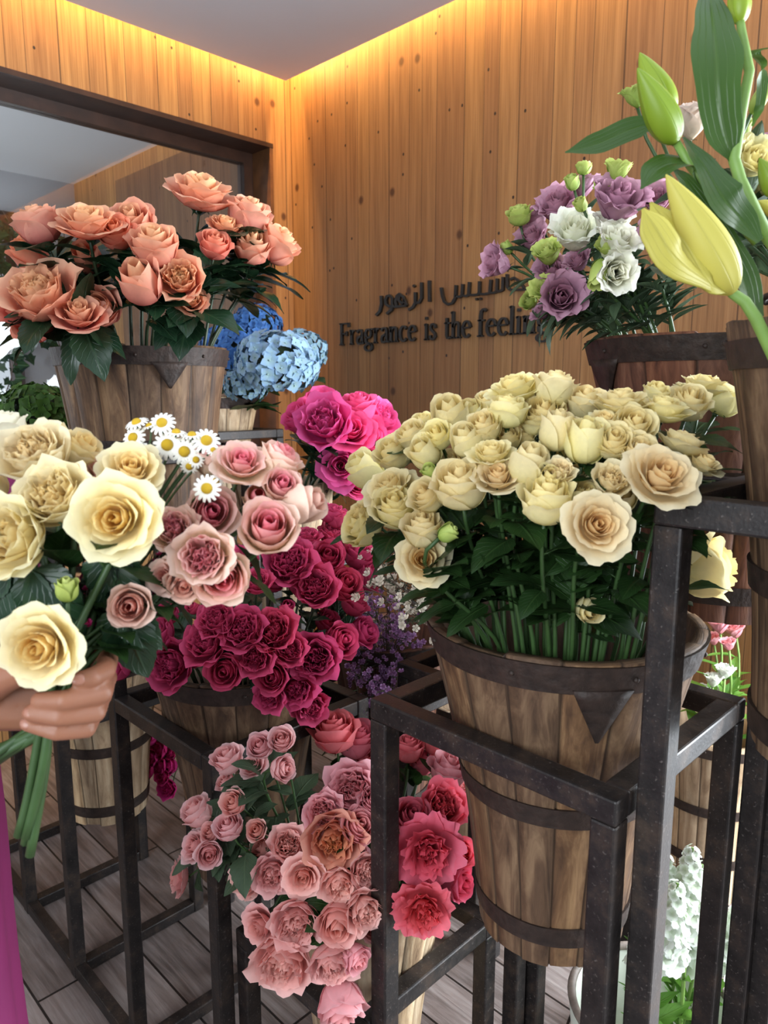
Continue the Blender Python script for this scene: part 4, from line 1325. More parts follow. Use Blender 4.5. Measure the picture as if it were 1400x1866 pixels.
# ------------------------------------------------------------------ pink roses, front low stand
PK = (280, 1280, 0.4429)
bouquet('rose', 'rose', 'pink and coral roses on the low stand', 'rose', 'of low front bouquet', 'dusty pink', [
    (700, 455, 72, 'g', {'f': (-.05, .5, .8), 'm': 'pink', 'c': 'pink'}), (735, 562, 106, 'g', {'f': (.03, .2, .95), 'm': 'apricot', 'c': 'apricot'}), (845, 510, 66, 'h', {'f': (.3, .6, .5), 'm': 'pink', 'c': 'pink'}), (555, 585, 66, 'g', {'f': (.1, .6, .6)}), (490, 705, 72, 'g', {'f': (0, .15, .95)}), (390, 722, 68, 'g', {'f': (-.5, .2, .8)}), (615, 715, 84, 'o', {'f': (0, .15, .97)}),
    (762, 742, 70, 'g', {'f': (.1, -.1, .97)}), (872, 690, 62, 'g', {'f': (.4, .2, .8)}), (865, 850, 80, 'g', {'f': (.4, 0, .9)}), (588, 905, 90, 'g', {'f': (0, .02, .99)}), (442, 922, 84, 'o', {'f': (-.5, .1, .8)}), (760, 905, 80, 'h', {'f': (0, .05, .99)}), (535, 1060, 112, 'g', {'f': (-.1, -.15, .97)}), (735, 1062, 90, 'g', {'f': (.1, -.25, .95)}),
    (830, 1050, 54, 'h', {'f': (.6, -.1, .7), 'm': 'pink', 'c': 'pink'}), (772, 1235, 92, 'h', {'f': (.15, -.55, .75), 'm': 'pink', 'c': 'drooping pink'}), (820, 355, 98, 'g', {'f': (-.1, .5, .8), 'm': 'pink', 'c': 'pink'}), (905, 410, 56, 'h', {'m': 'pink', 'c': 'pink'}), (450, 605, 52, 'h', {'m': 'dusty', 'dt': .03}), (680, 650, 50, 'h', {'dt': .05}), (660, 830, 52, 'h', {'dt': .05}), (830, 620, 50, 'h', {'dt': .05, 'm': 'pink', 'c': 'pink'}), (900, 940, 40, 'h', {'dt': .04}),
    (1130, 612, 132, 'p', {'f': (.05, .2, .95), 'm': 'coral', 'c': 'deep coral', 'dt': -.03}), (1110, 855, 108, 'p', {'f': (.05, .05, .98), 'm': 'coral', 'c': 'deep coral', 'dt': -.02}), (1250, 740, 66, 'h', {'f': (.7, .2, .5), 'm': 'coral', 'c': 'coral', 'dt': .05}), (1190, 432, 88, 'g', {'f': (.3, .6, .6), 'm': 'coral', 'c': 'coral'}), (1065, 470, 70, 'h', {'m': 'salmon', 'c': 'salmon', 'dt': .02}), (1265, 620, 56, 'h', {'m': 'coral', 'c': 'coral', 'dt': .05}),
    (1215, 275, 76, 'h', {'f': (.2, .95, .1), 'm': 'pink', 'c': 'rosy pink', 't': 1.45}), (1250, 360, 50, 'h', {'m': 'pink', 'c': 'rosy pink', 't': 1.47}), (745, 120, 90, 'h', {'f': (-.1, .97, .15), 'm': 'salmon', 'c': 'salmon', 't': 1.46}), (830, 150, 78, 'h', {'f': (.2, .95, .1), 'm': 'salmon', 'c': 'salmon', 't': 1.5}), (872, 245, 46, 'h', {'m': 'salmon', 'c': 'salmon', 't': 1.5}), (1050, 190, 60, 'h', {'m': 'salmon', 'c': 'salmon', 't': 1.48}), (1165, 165, 56, 'h', {'m': 'salmon', 'c': 'salmon', 't': 1.5}), (1105, 245, 52, 'h', {'m': 'salmon', 'c': 'salmon', 't': 1.5})],
    (0.855, 0.905, 0.66), (0.25, 0.27), (0.86, 0.907, 0.50), 'dusty', crop=PK, rim=(0.86, 0.907, 0.69, 0.125), base_r=0.06, stem_mat='stem', leaf=('leaf_green', 'rose'), nleaf=2, leaf_len=0.06, stem_r=0.003, leaf_range=(0.4, 0.85))
bouquet('spray_rose', 'rose', 'pale pink spray roses', 'spray rose', 'left of low bouquet', 'pale pink', [
    (305, 235, 62, 'h', {'f': (-.2, .9, .2)}), (440, 180, 50, 'h'), (528, 155, 50, 'h'), (412, 262, 54, 'o', {'dt': .02}), (530, 272, 48, 'h', {'f': (.7, .3, .5)}), (180, 450, 62, 'h', {'f': (-.5, .8, .2)}), (330, 412, 50, 'h', {'m': 'dusty'}), (310, 512, 56, 'h', {'f': (-.2, .9, .3)}), (170, 590, 66, 'o', {'f': (-.6, .6, .5)}), (228, 622, 50, 'h', {'f': (.2, .2, .8)}), (105, 720, 70, 'o', {'f': (-.9, .2, .3), 'm': 'dusty'}), (425, 525, 40, 'h', {'m': 'dusty', 'dt': .04}), (235, 535, 38, 'h', {'m': 'dusty', 'dt': .02}), (300, 330, 40, 'h', {'dt': .05})],
    (0.80, 0.98, 0.72), (0.235, 0.30), (0.83, 0.95, 0.55), 'spray', crop=PK, rim=(0.86, 0.907, 0.69, 0.13), base_r=0.03, stem_mat='stem', leaf=('leaf_sage', 'rose'), nleaf=4, leaf_len=0.062, stem_r=0.002, leaf_range=(0.45, 0.92))

# ------------------------------------------------------------------ hot pink roses
bouquet('rose', 'rose', 'hot pink roses', 'rose', 'of hot pink bunch', 'hot pink', [
    (592, 770, 56, 'g', {'f': (-.1, .5, .8)}), (548, 760, 38, 'h', {'f': (-.5, .6, .5), 'dt': .04}), (640, 785, 52, 'o', {'f': (.15, .5, .75)}), (655, 742, 38, 'h', {'f': (0, .9, .3), 'dt': .04}), (693, 762, 40, 'g', {'f': (.6, .5, .4)}), (624, 848, 52, 'o', {'f': (-.1, .1, .95)}), (668, 800, 48, 'h', {'dt': .03}), (650, 880, 34, 'h', {'f': (.3, -.1, .9)}), (585, 735, 34, 'h', {'dt': .08}), (700, 790, 30, 'h', {'dt': .05})],
    (1.27, 1.52, 1.44), (0.17, 0.17), (1.235, 1.625, 1.14), 'hotpink', size=0.92, rim=(1.235, 1.625, 1.29, 0.105), base_r=0.04, stem_mat='stem_dark', leaf=('leaf_dark', 'rose'), nleaf=6, leaf_len=0.085, stem_r=0.0038, calyx_mat='leaf_dark', leaf_range=(0.2, 0.85))

# ------------------------------------------------------------------ small magenta carnations under the rack
bouquet('spray_carnation', 'carnation', 'small magenta carnations', 'carnation', 'under the rack', 'small magenta', [
    (715, 508, 40, 'g'), (757, 562, 46, 'g'), (670, 570, 28, 'b', {'c': 'small pink'}), (722, 602, 38, 'g'), (700, 668, 38, 'g'), (762, 642, 36, 'g'), (808, 642, 36, 'h'), (775, 692, 34, 'g'), (797, 748, 42, 'g'), (815, 575, 32, 'g'), (690, 530, 30, 'g')],
    (1.20, 1.90, 0.52), (0.10, 0.14), (1.30, 1.96, 0.26), 'carnation', crop=(0, 1150, 0.3836), rim=(1.30, 1.96, 0.41, 0.11), base_r=0.03, leaf=('leaf_sage', 'long'), nleaf=2, leaf_len=0.05, stem_r=0.002)

# ------------------------------------------------------------------ lisianthus, right
LS = (860, 0, 0.3857)
LK = dict(crop=LS, size=1.28, rim=(1.335, 0.50, 1.62, 0.19), base_r=0.10, stem_mat='stem', leaf=('leaf_sage', 'lisi'), nleaf=11, leaf_len=0.056, stem_r=0.0026, calyx_mat='leaf_sage', leaf_range=(0.12, 0.85))
LC, LR_, LB = (1.335, 0.50, 1.72), (0.32, 0.29), (1.335, 0.50, 1.52)
bouquet('lisianthus', 'lisianthus', 'lilac lisianthus', 'lisianthus', 'below the sign', 'lilac', [
    (410, 985, 88, 'l', {'f': (-.3, .6, .6)}), (525, 880, 62, 'l', {'f': (0, .9, .2), 'dt': .03}), (690, 965, 112, 'l', {'f': (.05, .65, .7)}), (305, 1030, 62, 'l', {'dt': .03}), (290, 1135, 66, 'l', {'f': (-.4, .5, .5)}), (125, 1245, 70, 'l', {'f': (-.85, .2, .3)}), (378, 1290, 68, 'l', {'f': (-.3, .5, .7)}), (425, 1405, 90, 'l', {'f': (-.1, .1, .95)}), (872, 1110, 72, 'l', {'dt': .03}), (880, 950, 66, 'l', {'dt': .06}), (505, 1240, 54, 'l', {'dt': .03}), (330, 1480, 40, 'l', {'dt': .03})],
    LC, LR_, LB, 'lilac', **LK)
bouquet('lisianthus', 'lisianthus', 'white lisianthus', 'lisianthus', 'among lilac lisianthus', 'white', [
    (488, 1112, 98, 'l', {'f': (-.2, .6, .7)}), (655, 1075, 76, 'l', {'f': (0, .8, .4), 'dt': .02}), (672, 1160, 92, 'l', {'f': (.2, .6, .6)}), (672, 1290, 80, 'l', {'f': (.1, -.1, .95)})],
    LC, LR_, LB, 'lisi_white', **LK)
bouquet('lisianthus_bud', 'lisianthus', 'green lisianthus buds', 'lisianthus bud', 'among lilac lisianthus', 'green', [
    (225, 1015, 50, 'h', {'f': (-.2, .8, .4)}), (362, 1205, 60, 'l', {'f': (-.3, .7, .5)}), (690, 812, 54, 'l', {'f': (.1, .95, .1)}), (530, 792, 32, 'h', {'f': (0, .95, .1)}), (476, 860, 28, 'b'), (345, 1370, 56, 'l', {'f': (-.5, .4, .6)}), (270, 1422, 34, 'h', {'f': (-.6, .2, .6)}), (165, 1172, 24, 'b'), (598, 1292, 34, 'u', {'f': (-.2, -.8, .3)}), (625, 872, 38, 'h'), (515, 965, 26, 'b'), (640, 1165, 30, 'u', {'f': (-.6, .2, .6)})],
    LC, (0.335, 0.31), LB, 'lisi_green', **LK)
bouquet('lisianthus', 'lisianthus', 'pale lisianthus by the lilies', 'lisianthus', 'behind the lily stems', 'blush', [
    (1040, 572, 100, 'l', {'f': (-.1, .9, .3), 't': .94}), (1315, 765, 96, 'l', {'f': (.2, .3, .8), 'm': 'lisi_lemon', 'c': 'lemon', 't': .84}), (775, 455, 62, 'l', {'f': (-.3, .9, .2), 'm': 'lisi_green', 'c': 'green white', 't': .95}), (1385, 880, 70, 'l', {'f': (.2, .3, .8), 'm': 'lisi_lemon', 'c': 'lemon', 't': .88}), (1360, 470, 34, 'u', {'f': (.45, .9, .2), 'm': 'lisi_green', 'c': 'greenish', 't': .86}), (1285, 620, 28, 'u', {'f': (.1, .95, .2), 'm': 'lisi_green', 'c': 'greenish', 't': .88}), (880, 610, 60, 'l', {'m': 'lisi_blush', 't': .97}), (1420, 690, 60, 'l', {'m': 'lilac', 'c': 'pinkish', 't': .95}), (1150, 1010, 60, 'l', {'m': 'lisi_lemon', 'c': 'shaded lemon', 't': 1.0})],
    (0.945, 0.155, 1.75), (0.2, 0.3), (0.945, 0.155, 1.48), 'lisi_blush', crop=LS, rim=(0.945, 0.155, 1.64, 0.12), base_r=0.05, stem_mat='stem', leaf=('leaf_sage', 'lisi'), nleaf=5, leaf_len=0.06, stem_r=0.0026, calyx_mat='leaf_sage', leaf_range=(0.25, 0.8))


# ------------------------------------------------------------------ lilies
def strap(mb, pts, widths, hint, fold=0.2, n=7, twist=0.0):
    pts = [Vector(p) for p in pts]
    # resample smoothly (Catmull-Rom)
    P, W = [], []
    for i in range(len(pts) - 1):
        p0, p1, p2, p3 = pts[max(i - 1, 0)], pts[i], pts[i + 1], pts[min(i + 2, len(pts) - 1)]
        for k in range(5):
            t = k / 5
            P.append(0.5 * ((2 * p1) + (p2 - p0) * t + (2 * p0 - 5 * p1 + 4 * p2 - p3) * t * t + (3 * p1 - p0 - 3 * p2 + p3) * t ** 3))
            W.append(widths[i] + (widths[i + 1] - widths[i]) * (t * t * (3 - 2 * t)))
    P.append(pts[-1])
    W.append(widths[-1])
    rows, cc = [], []
    m = len(P)
    for i, p in enumerate(P):
        tan = (P[min(i + 1, m - 1)] - P[max(i - 1, 0)]).normalized()
        h = Vector(hint)
        side = tan.cross(h).normalized()
        nor = side.cross(tan).normalized()
        a = twist * i / (m - 1)
        s2 = side * math.cos(a) + nor * math.sin(a)
        n2 = nor * math.cos(a) - side * math.sin(a)
        rows.append([p + s2 * (W[i] * u) + n2 * (fold * W[i] * abs(u)) for u in [2 * k / (n - 1) - 1 for k in range(n)]])
        cc.append([(i / (m - 1), abs(2 * k / (n - 1) - 1), 0, 1) for k in range(n)])
    mb.grid(rows, cc)


def lily_bud_part(name, a, b, r, mat, root, slim=1.0):
    """closed six-ribbed bud from neck a to tip b"""
    a, b = Vector(a), Vector(b)
    ax = (b - a)
    ln = ax.length
    rot = basis_from(ax, UP)
    rows, cc = [], []
    nk = 36
    for j in range(22):
        v = j / 21
        prof = (math.sin(math.pi * min(1, v ** 0.75)) ** 0.7) * (1 - 0.32 * v)
        if j == 0:
            prof = 0.12
        row, rc = [], []
        for k in range(nk):
            th = 2 * math.pi * k / nk
            rr = r * prof * (1 - 0.10 * (abs(math.cos(1.5 * th)) ** 10)) + (0.0006 if j == 21 else 0)
            row.append(a + rot @ Vector((v * ln, rr * math.cos(th), rr * math.sin(th))))
            rc.append((v, 0.15 + 0.5 * abs(math.sin(1.5 * th)), 0, 1))
        rows.append(row)
        cc.append(rc)
    return obj(name, MB().grid(rows, cc, close=True), M[mat], root)


LT = 0.72
lily = thing('lily', (0.93, 0.17, 1.42), 'tall green-budded lily stem with big strap leaf at top right', 'lily', 'lilies at the right')
obj('stem', MB().tube([(0.93, 0.17, 1.42), T(1420, 460, LT + .02), T(1392, 420, LT), T(1350, 330, LT), T(1338, 290, LT), T(1352, 200, LT), T(1366, 130, LT), T(1352, 60, LT), T(1349, 36, LT)], [.007, .007, .0068, .006, .006, .0055, .005, .0045, .004], 8), M['stem_pale'], lily)
lily_bud_part('bud', T(1349, 44, LT), T(1346, -70, LT), 0.0125, 'lily_bud', lily)
lf = MB()
strap(lf, [T(1336, 292, LT), T(1318, 235, LT - .01), T(1308, 170, LT - .02), T(1305, 100, LT - .02), T(1300, 40, LT - .01), T(1292, -20, LT + .01), T(1290, -60, LT + .03)], [.004, .019, .021, .0255, .019, .009, .001], BACK, 0.12, 9)
obj('leaf', lf, M['lily_leaf'], lily)
# the branch carrying the two green buds
obj('branch', MB().tube([T(1382, 440, LT), T(1330, 385, LT), T(1290, 345, LT), T(1252, 292, LT), T(1232, 258, LT)], [.006, .005, .005, .0045, .004], 7), M['stem_pale'], lily)
lily_bud_part('bud', T(1232, 262, LT), T(1162, 124, LT - .03), 0.0185, 'lily_bud', lily)
lily_bud_part('bud', T(1222, 215, LT + .05), T(1166, 96, LT + .05), 0.0185, 'lily_bud', lily)
lf = MB()
strap(lf, [T(1240, 270, LT + .01), T(1190, 230, LT + .02), T(1150, 236, LT + .02), T(1090, 262, LT + .01), T(1030, 278, LT)], [.004, .008, .0125, .0115, .0008], UP * 0.3 + BACK, 0.15, 7)
obj('leaf', lf, M['lily_leaf'], lily)
lf = MB()
strap(lf, [T(1384, 440, LT - .02), T(1352, 400, LT - .02), T(1318, 360, LT - .03), T(1282, 300, LT - .02), T(1245, 250, LT)], [.005, .016, .0225, .014, .002], BACK + RIGHT * 0.3 + UP * .2, 0.2, 9)
obj('leaf', lf, M['lily_leaf'], lily)
lf = MB()
strap(lf, [T(1286, 350, LT), T(1262, 305, LT), T(1228, 298, LT - .01), T(1196, 312, LT - .02), T(1168, 345, LT - .03)], [.005, .013, .0165, .014, .0008], UP + BACK * .6, 0.2, 9, 0.2)
obj('leaf', lf, M['lily_leaf'], lily)
lf = MB()
strap(lf, [T(1372, 230, LT + .06), T(1385, 190, LT + .05), T(1388, 120, LT + .04), T(1372, 98, LT + .02), T(1420, 85, LT)], [.002, .005, .008, .008, .005], UP + BACK * .5, 0.2, 7)
obj('leaf', lf, M['lily_leaf'], lily)

LO = 0.70
lily2 = thing('lily', (0.90, 0.20, 1.42), 'large pale yellow lily just opening above the right bucket rim', 'lily', 'lilies at the right')
obj('stem', MB().tube([(0.90, 0.20, 1.42), T(1378, 580, LO), T(1358, 550, LO), T(1336, 535, LO), T(1318, 515, LO)], [.0065, .006, .0055, .005, .005], 8), M['stem_pale'], lily2)
lily_bud_part('closed_petals', T(1336, 536, LO), T(1214, 318, LO - .03), 0.0245, 'lily_petal', lily2)
# petals that have begun to peel away, towards upper left
for (tip, mid, w) in ((T(1172, 380, LO - .05), T(1232, 470, LO - .045), .0175), (T(1186, 368, LO), T(1246, 440, LO - .022), .014)):
    pm = MB()
    strap(pm, [T(1324, 531, LO - .008), T(1292, 514, LO - .022), mid, (mid * 0.42 + tip * 0.58), tip], [.002, .008, w * .95, w * .85, .0015], BACK * 1.0 + UP * .5 - RIGHT * .2, -0.22, 9)
    po = obj('petal', pm, M['lily_petal'], lily2)
    sd = po.modifiers.new('solid', 'SOLIDIFY')
    sd.thickness = 0.0012
lf = MB()
strap(lf, [T(1372, 575, LO + .01), T(1356, 510, LO + .02), T(1322, 440, LO + .015), T(1282, 380, LO + .01), T(1252, 335, LO + .01), T(1224, 306, LO)], [.012, .017, .013, .0125, .008, .0006], BACK + RIGHT * .4, 0.25, 9)
obj('leaf', lf, M['lily_leaf'], lily2)
lily3 = thing('lily', (0.97, 0.14, 1.42), 'pale lily bud poking in from the right edge beside yellow lisianthus', 'lily', 'lilies at the right')
obj('stem', MB().tube([(0.97, 0.14, 1.42), T(1440, 470, .78), T(1445, 400, .78)], [.006, .0055, .004], 7), M['stem_pale'], lily3)
lily_bud_part('bud', T(1446, 400, .78), T(1382, 366, .76), 0.012, 'lily_petal', lily3)
lily_bud_part('bud', T(1420, 360, .80), T(1384, 288, .79), 0.014, 'lily_bud', lily3)


# ------------------------------------------------------------------ hydrangeas
def hydrangea(head, R, mat, label, base, group, stem='stem', n=110, flat=0.8, fsize=0.27, leafs=2):
    rnd = random.Random(int(head.x * 1000) + int(head.z * 100))
    root = thing('hydrangea', base, label, 'hydrangea', group)
    mb = MB()
    for k in range(n):
        z = 1 - 1.72 * (k + 0.5) / n
        ph = k * 2.39996
        s_ = math.sqrt(max(0, 1 - z * z))
        d = Vector((s_ * math.cos(ph), s_ * math.sin(ph), z))
        d = (d + Vector((rnd.uniform(-.12, .12), rnd.uniform(-.12, .12), rnd.uniform(-.12, .12)))).normalized()
        p = head + Vector((d.x * R, d.y * R, d.z * R * flat)) * rnd.uniform(0.92, 1.06)
        rot = (d + Vector((rnd.uniform(-.3, .3), rnd.uniform(-.3, .3), rnd.uniform(-.3, .3)))).to_track_quat('Z', 'Y').to_matrix() @ Matrix.Rotation(rnd.uniform(0, 6.28), 3, 'Z')
        fs = R * fsize * rnd.uniform(0.8, 1.15)
        pr = rnd.random()
        for q in range(4):
            a = q * math.pi / 2
            rows, cc = [], []
            for j in range(4):
                v = j / 3
                w = 0.62 * math.sin(math.pi * min(1, 0.15 + 0.80 * v)) ** 0.7
                row = []
                for u in (-1, 0, 1):
                    x = v * (1 - 0.12 * abs(u))
                    y = u * w * 0.75
                    zz = 0.22 * v - 0.16 * v * v + 0.10 * abs(u) * v + rnd.uniform(-.03, .03)
                    row.append(p + rot @ (Vector((x * math.cos(a) - y * math.sin(a), x * math.sin(a) + y * math.cos(a), zz)) * fs))
                rows.append(row)
                cc.append([(v, 0.5 + 0.5 * (d.z), pr, 1)] * 3)
            mb.grid(rows, cc)
        mb.ellip(p + rot @ Vector((0, 0, fs * 0.1)), fs * 0.1, fs * 0.1, fs * 0.1, 5, 3, col=(0, 0, pr, 1))
    obj('flower_head', mb, M[mat], root)
    st = MB().tube(bez(base, base + UP * 0.1, head - UP * R, head, 7), 0.0045, 6)
    obj('stem', st, M['stem'], root)
    # the fine branching that carries the florets
    core = MB().ellip(head, R * 0.78, R * 0.78, R * 0.78 * flat, 14, 9)
    obj('floret_stalks', core, M['stem_dark'], root)
    for k in range(leafs):
        a = rnd.uniform(0, 6.28)
        dr = Vector((math.cos(a), math.sin(a), 0.1))
        lf_ = link('leaf', leaf_mesh('leaf_green', 'rose', k % 3), root)
        place(lf_, root, head - UP * (R * 1.05) + dr * 0.02, basis_from(dr, UP), R * 1.3)
    return root


def at_px(x, y, t, r):
    return T(x, y, t), r * t / F_PX


HB = Vector((1.535, 2.445, 1.30))
for (x, y, r, m, lab, dt) in ((430, 640, 62, 'hyd_blue', 'deep blue hydrangea head at left of the corner bucket', 0.05), (505, 664, 72, 'hyd_pale', 'pale blue hydrangea head, biggest and frontmost in the corner bucket', -.1),
                              (548, 640, 46, 'hyd_pale', 'small pale blue hydrangea head at right against the boards', 0.02), (468, 592, 44, 'hyd_blue', 'blue hydrangea head topmost behind the peach rose leaves', 0.08), (448, 702, 40, 'hyd_pale', 'grey blue hydrangea head hanging lowest over the bucket rim', -.06)):
    h, R = at_px(x, y, 2.72 + dt, r)
    hydrangea(h, R, m, lab, HB + (h - HB) * 0.15 * Vector((1, 1, 0)).length, 'blue hydrangeas', n=190 if r > 60 else 140, fsize=0.205)
h, R = at_px(68, 752, 1.95, 62)
hydrangea(h, R, 'hyd_green', 'dark green hydrangea head behind the peach rose bucket', Vector((0.82, 1.98, 0.70)), 'green hydrangeas', n=130, fsize=0.25)
h, R = at_px(20, 770, 2.05, 44)
hydrangea(h, R, 'hyd_green', 'second dark green hydrangea head at the left picture edge', Vector((0.80, 2.02, 0.70)), 'green hydrangeas', n=90, fsize=0.25)


# ------------------------------------------------------------------ waxflower sprays
def waxflower(base, tips, mat, label, group, seed, fr=0.005, spread=0.05, nfl=16, twigs=6):
    rnd = random.Random(seed)
    root = thing('waxflower', base, label, 'waxflower', group)
    st, fol, fl = MB(), MB(), MB()
    for tip in tips:
        pts = bez(base, base + (tip - base) * 0.3 + UP * 0.03, tip - (tip - base).normalized() * 0.08, tip, 7)
        st.tube(pts, [0.002 * (1 - 0.08 * k) for k in range(8)], 5)
        for k in range(twigs):
            i = rnd.randrange(3, 8)
            o_ = pts[i]
            d = ((tip - base).normalized() + Vector((rnd.uniform(-1, 1), rnd.uniform(-1, 1), rnd.uniform(-.6, .8)))).normalized()
            e = o_ + d * spread * rnd.uniform(0.6, 1.3)
            st.tube([o_, (o_ + e) / 2 + UP * 0.004, e], [0.0011, 0.0009, 0.0006], 4)
            for q in range(7):
                t = rnd.uniform(0.2, 1)
                p = o_ + (e - o_) * t
                nd = (d + Vector((rnd.uniform(-1, 1), rnd.uniform(-1, 1), rnd.uniform(-1, 1)))).normalized()
                s2 = nd.orthogonal() * 0.0011
                b = p + nd * rnd.uniform(0.012, 0.024)
                fol.add([p - s2, p + s2, b], [(0, 1, 2)], [(0, 0, 0.1, 1)] * 3)
            for q in range(max(2, nfl // twigs)):
                c = e + Vector((rnd.uniform(-1, 1), rnd.uniform(-1, 1), rnd.uniform(-1, 1))) * 0.014
                dd = (d + BACK * .6 + UP * .4 + Vector((rnd.uniform(-.8, .8), rnd.uniform(-.8, .8), rnd.uniform(-.5, .5)))).to_track_quat('Z', 'Y').to_matrix()
                R = fr * rnd.uniform(0.75, 1.25)
                pr = rnd.random()
                for w in range(5):
                    a = w * 1.2566
                    rows = [[c + dd @ (Vector((math.cos(a + u * ww), math.sin(a + u * ww), hh)) * R * rr) for u in (-1, 0, 1)] for rr, ww, hh in ((0.25, 0.5, 0.3), (0.75, 0.55, 0.25), (1.0, 0.3, 0.45))]
                    fl.grid(rows, [[(v, 0.5, pr, 1)] * 3 for v in (0, .6, 1)])
                fl.ellip(c, R * 0.35, R * 0.35, R * 0.35, 5, 3, col=(0.1, 0, pr, 1))
    obj('twigs', st, M['stem_brown'], root)
    f_ = obj('needle_leaves', fol, M['stem_dark'], root)
    b_ = obj('blossoms', fl, M[mat], root)
    for o_ in (root,):
        o_['kind'] = 'stuff'
    return root


rnd = random.Random(5)
waxflower(Vector((1.28, 1.27, 0.80)), [T(rnd.uniform(650, 748), rnd.uniform(1075, 1285), rnd.uniform(1.60, 1.78)) for _ in range(34)], 'wax_lilac', 'mass of lilac waxflower sprigs in shadow between magenta and cream roses', 'waxflower', 3, nfl=22, fr=0.0062)
waxflower(Vector((1.27, 0.93, 0.96)), [T(rnd.uniform(655, 770), rnd.uniform(975, 1075), rnd.uniform(1.42, 1.6)) for _ in range(18)] + [T(rnd.uniform(745, 830), rnd.uniform(1060, 1140), rnd.uniform(1.40, 1.5)) for _ in range(10)], 'wax_white', 'white waxflower sprigs spilling left from behind the cream rose bucket', 'waxflower', 4, nfl=14, fr=0.0075)


# ------------------------------------------------------------------ white stock in the enamel bucket
def stock(tip, base, label, hl=0.17, hr=0.042, seed=0, mat='stock', nm='stock', cat='stock', group='white stock stems'):
    rnd = random.Random(seed)
    root = thing(nm, base, label, cat, group)
    d = (tip - base).normalized()
    pts = bez(base, base + (tip - base) * 0.3 + RIGHT * rnd.uniform(-.02, .02), tip - d * 0.18, tip, 9)
    obj('stem', MB().tube(pts, [0.0048 - 0.0002 * k for k in range(10)], 7), M['stem_pale'], root)
    fl = MB()
    for k in range(64):
        v = k / 63
        c0 = tip - d * hl * (1 - v)
        rr = hr * (1 - 0.75 * v ** 1.5)
        a = k * 2.4
        o_ = d.orthogonal().normalized()
        dr = Quaternion(d, a) @ o_
        p = c0 + dr * rr * 0.75
        face_ = (dr + d * (0.3 + 0.6 * v) + Vector((rnd.uniform(-.6, .6), rnd.uniform(-.6, .6), rnd.uniform(-.4, .6)))).normalized()
        q = face_.to_track_quat('Z', 'Y').to_matrix() @ Matrix.Rotation(rnd.uniform(0, 6), 3, 'Z')
        R = 0.023 * (1 - 0.66 * v)
        pr = rnd.random()
        for w in range(6):
            an = w * 1.047
            rows, cc = [], []
            for j in range(4):
                t = j / 3
                ww = 0.55 * math.sin(math.pi * min(1, 0.2 + 0.65 * t))
                rows.append([p + q @ (Vector((t * math.cos(an) - u * ww * math.sin(an), t * math.sin(an) + u * ww * math.cos(an), 0.45 * t - 0.3 * t * t + rnd.uniform(-.08, .08))) * R) for u in (-1, 0, 1)])
                cc.append([(t, 0.4 + 0.6 * (1 - v), pr, 1)] * 3)
            fl.grid(rows, cc)
    obj('flower_spike', fl, M[mat], root)
    for k in range(6):
        t = rnd.uniform(0.35, 0.72)
        i = int(t * 9)
        a = rnd.uniform(0, 6.28)
        dr = (Quaternion(d, a) @ d.orthogonal().normalized()) * 0.6 + d * 0.7
        lf_ = link('leaf', leaf_mesh('leaf_bright', 'long', k % 3), root)
        place(lf_, root, pts[i], basis_from(dr, UP + dr.cross(d)), rnd.uniform(0.06, 0.10))
    return root


SB = Vector((1.275, 0.525, 0.03))
for i, (x, y, t, lab) in enumerate(((1262, 1545, 1.40, 'white stock, tallest spike leaning right in the enamel bucket'), (1215, 1560, 1.42, 'white stock spike half hidden by the steel post'), (1300, 1610, 1.46, 'white stock spike at right against the rear legs'),
                                    (1235, 1610, 1.36, 'lower white stock spike at front of the enamel bucket'), (1375, 1630, 1.45, 'white stock spike showing beyond the rear legs at right'), (1180, 1600, 1.50, 'white stock spike hidden behind the front post'), (1280, 1575, 1.50, 'white stock spike at back of the enamel bucket'))):
    tip = T(x, y, t)
    off_ = Vector((rnd.uniform(-.06, .06), rnd.uniform(-.06, .06), 0))
    stock(tip, SB + off_, lab, seed=i)

# plants in the far tub, lit from the shopfront
FB = Vector((2.27, 0.80, 0.40))
for i, (x, y, t, r) in enumerate(((1312, 1140, 2.25, 22), (1340, 1150, 2.3, 20), (1300, 1165, 2.35, 16), (1328, 1175, 2.2, 16))):
    h, R = at_px(x, y, t, r)
    make_flower('pink_stem', ['pink flower tallest in the far tub', 'pink flower at right of the far tub by the dark leg', 'small pink flower at left of the far tub', 'pink flower lowest above the far tub leaves'][i], 'flower', 'pink flowers in the far tub', h, R, UP + RIGHT * rnd.uniform(-.3, .3), FB + Vector((rnd.uniform(-.05, .05), rnd.uniform(-.05, .05), -.1)), 'l', 'pink', 'stem_pale', ('leaf_bright', 'long'), 9, 0.10, 0.004, 'leaf_bright', 1.0, (0.2, 0.9))
for i, (x, y, t) in enumerate(((1300, 1240, 2.2), (1322, 1225, 2.2), (1285, 1262, 2.25), (1312, 1262, 2.3))):
    h, R = at_px(x, y, t, 18)
    make_flower('white_stem', ['white flower amid the far tub foliage', 'white flower at right amid far tub foliage', 'white flower lowest left in the far tub', 'white flower lowest right in the far tub'][i], 'flower', 'white flowers in the far tub', h, R, UP, FB + Vector((rnd.uniform(-.08, .08), rnd.uniform(-.08, .08), -.1)), 'l', 'stock', 'stem_pale', ('leaf_bright', 'long'), 8, 0.10, 0.004, 'leaf_bright', 1.0, (0.3, 0.95))

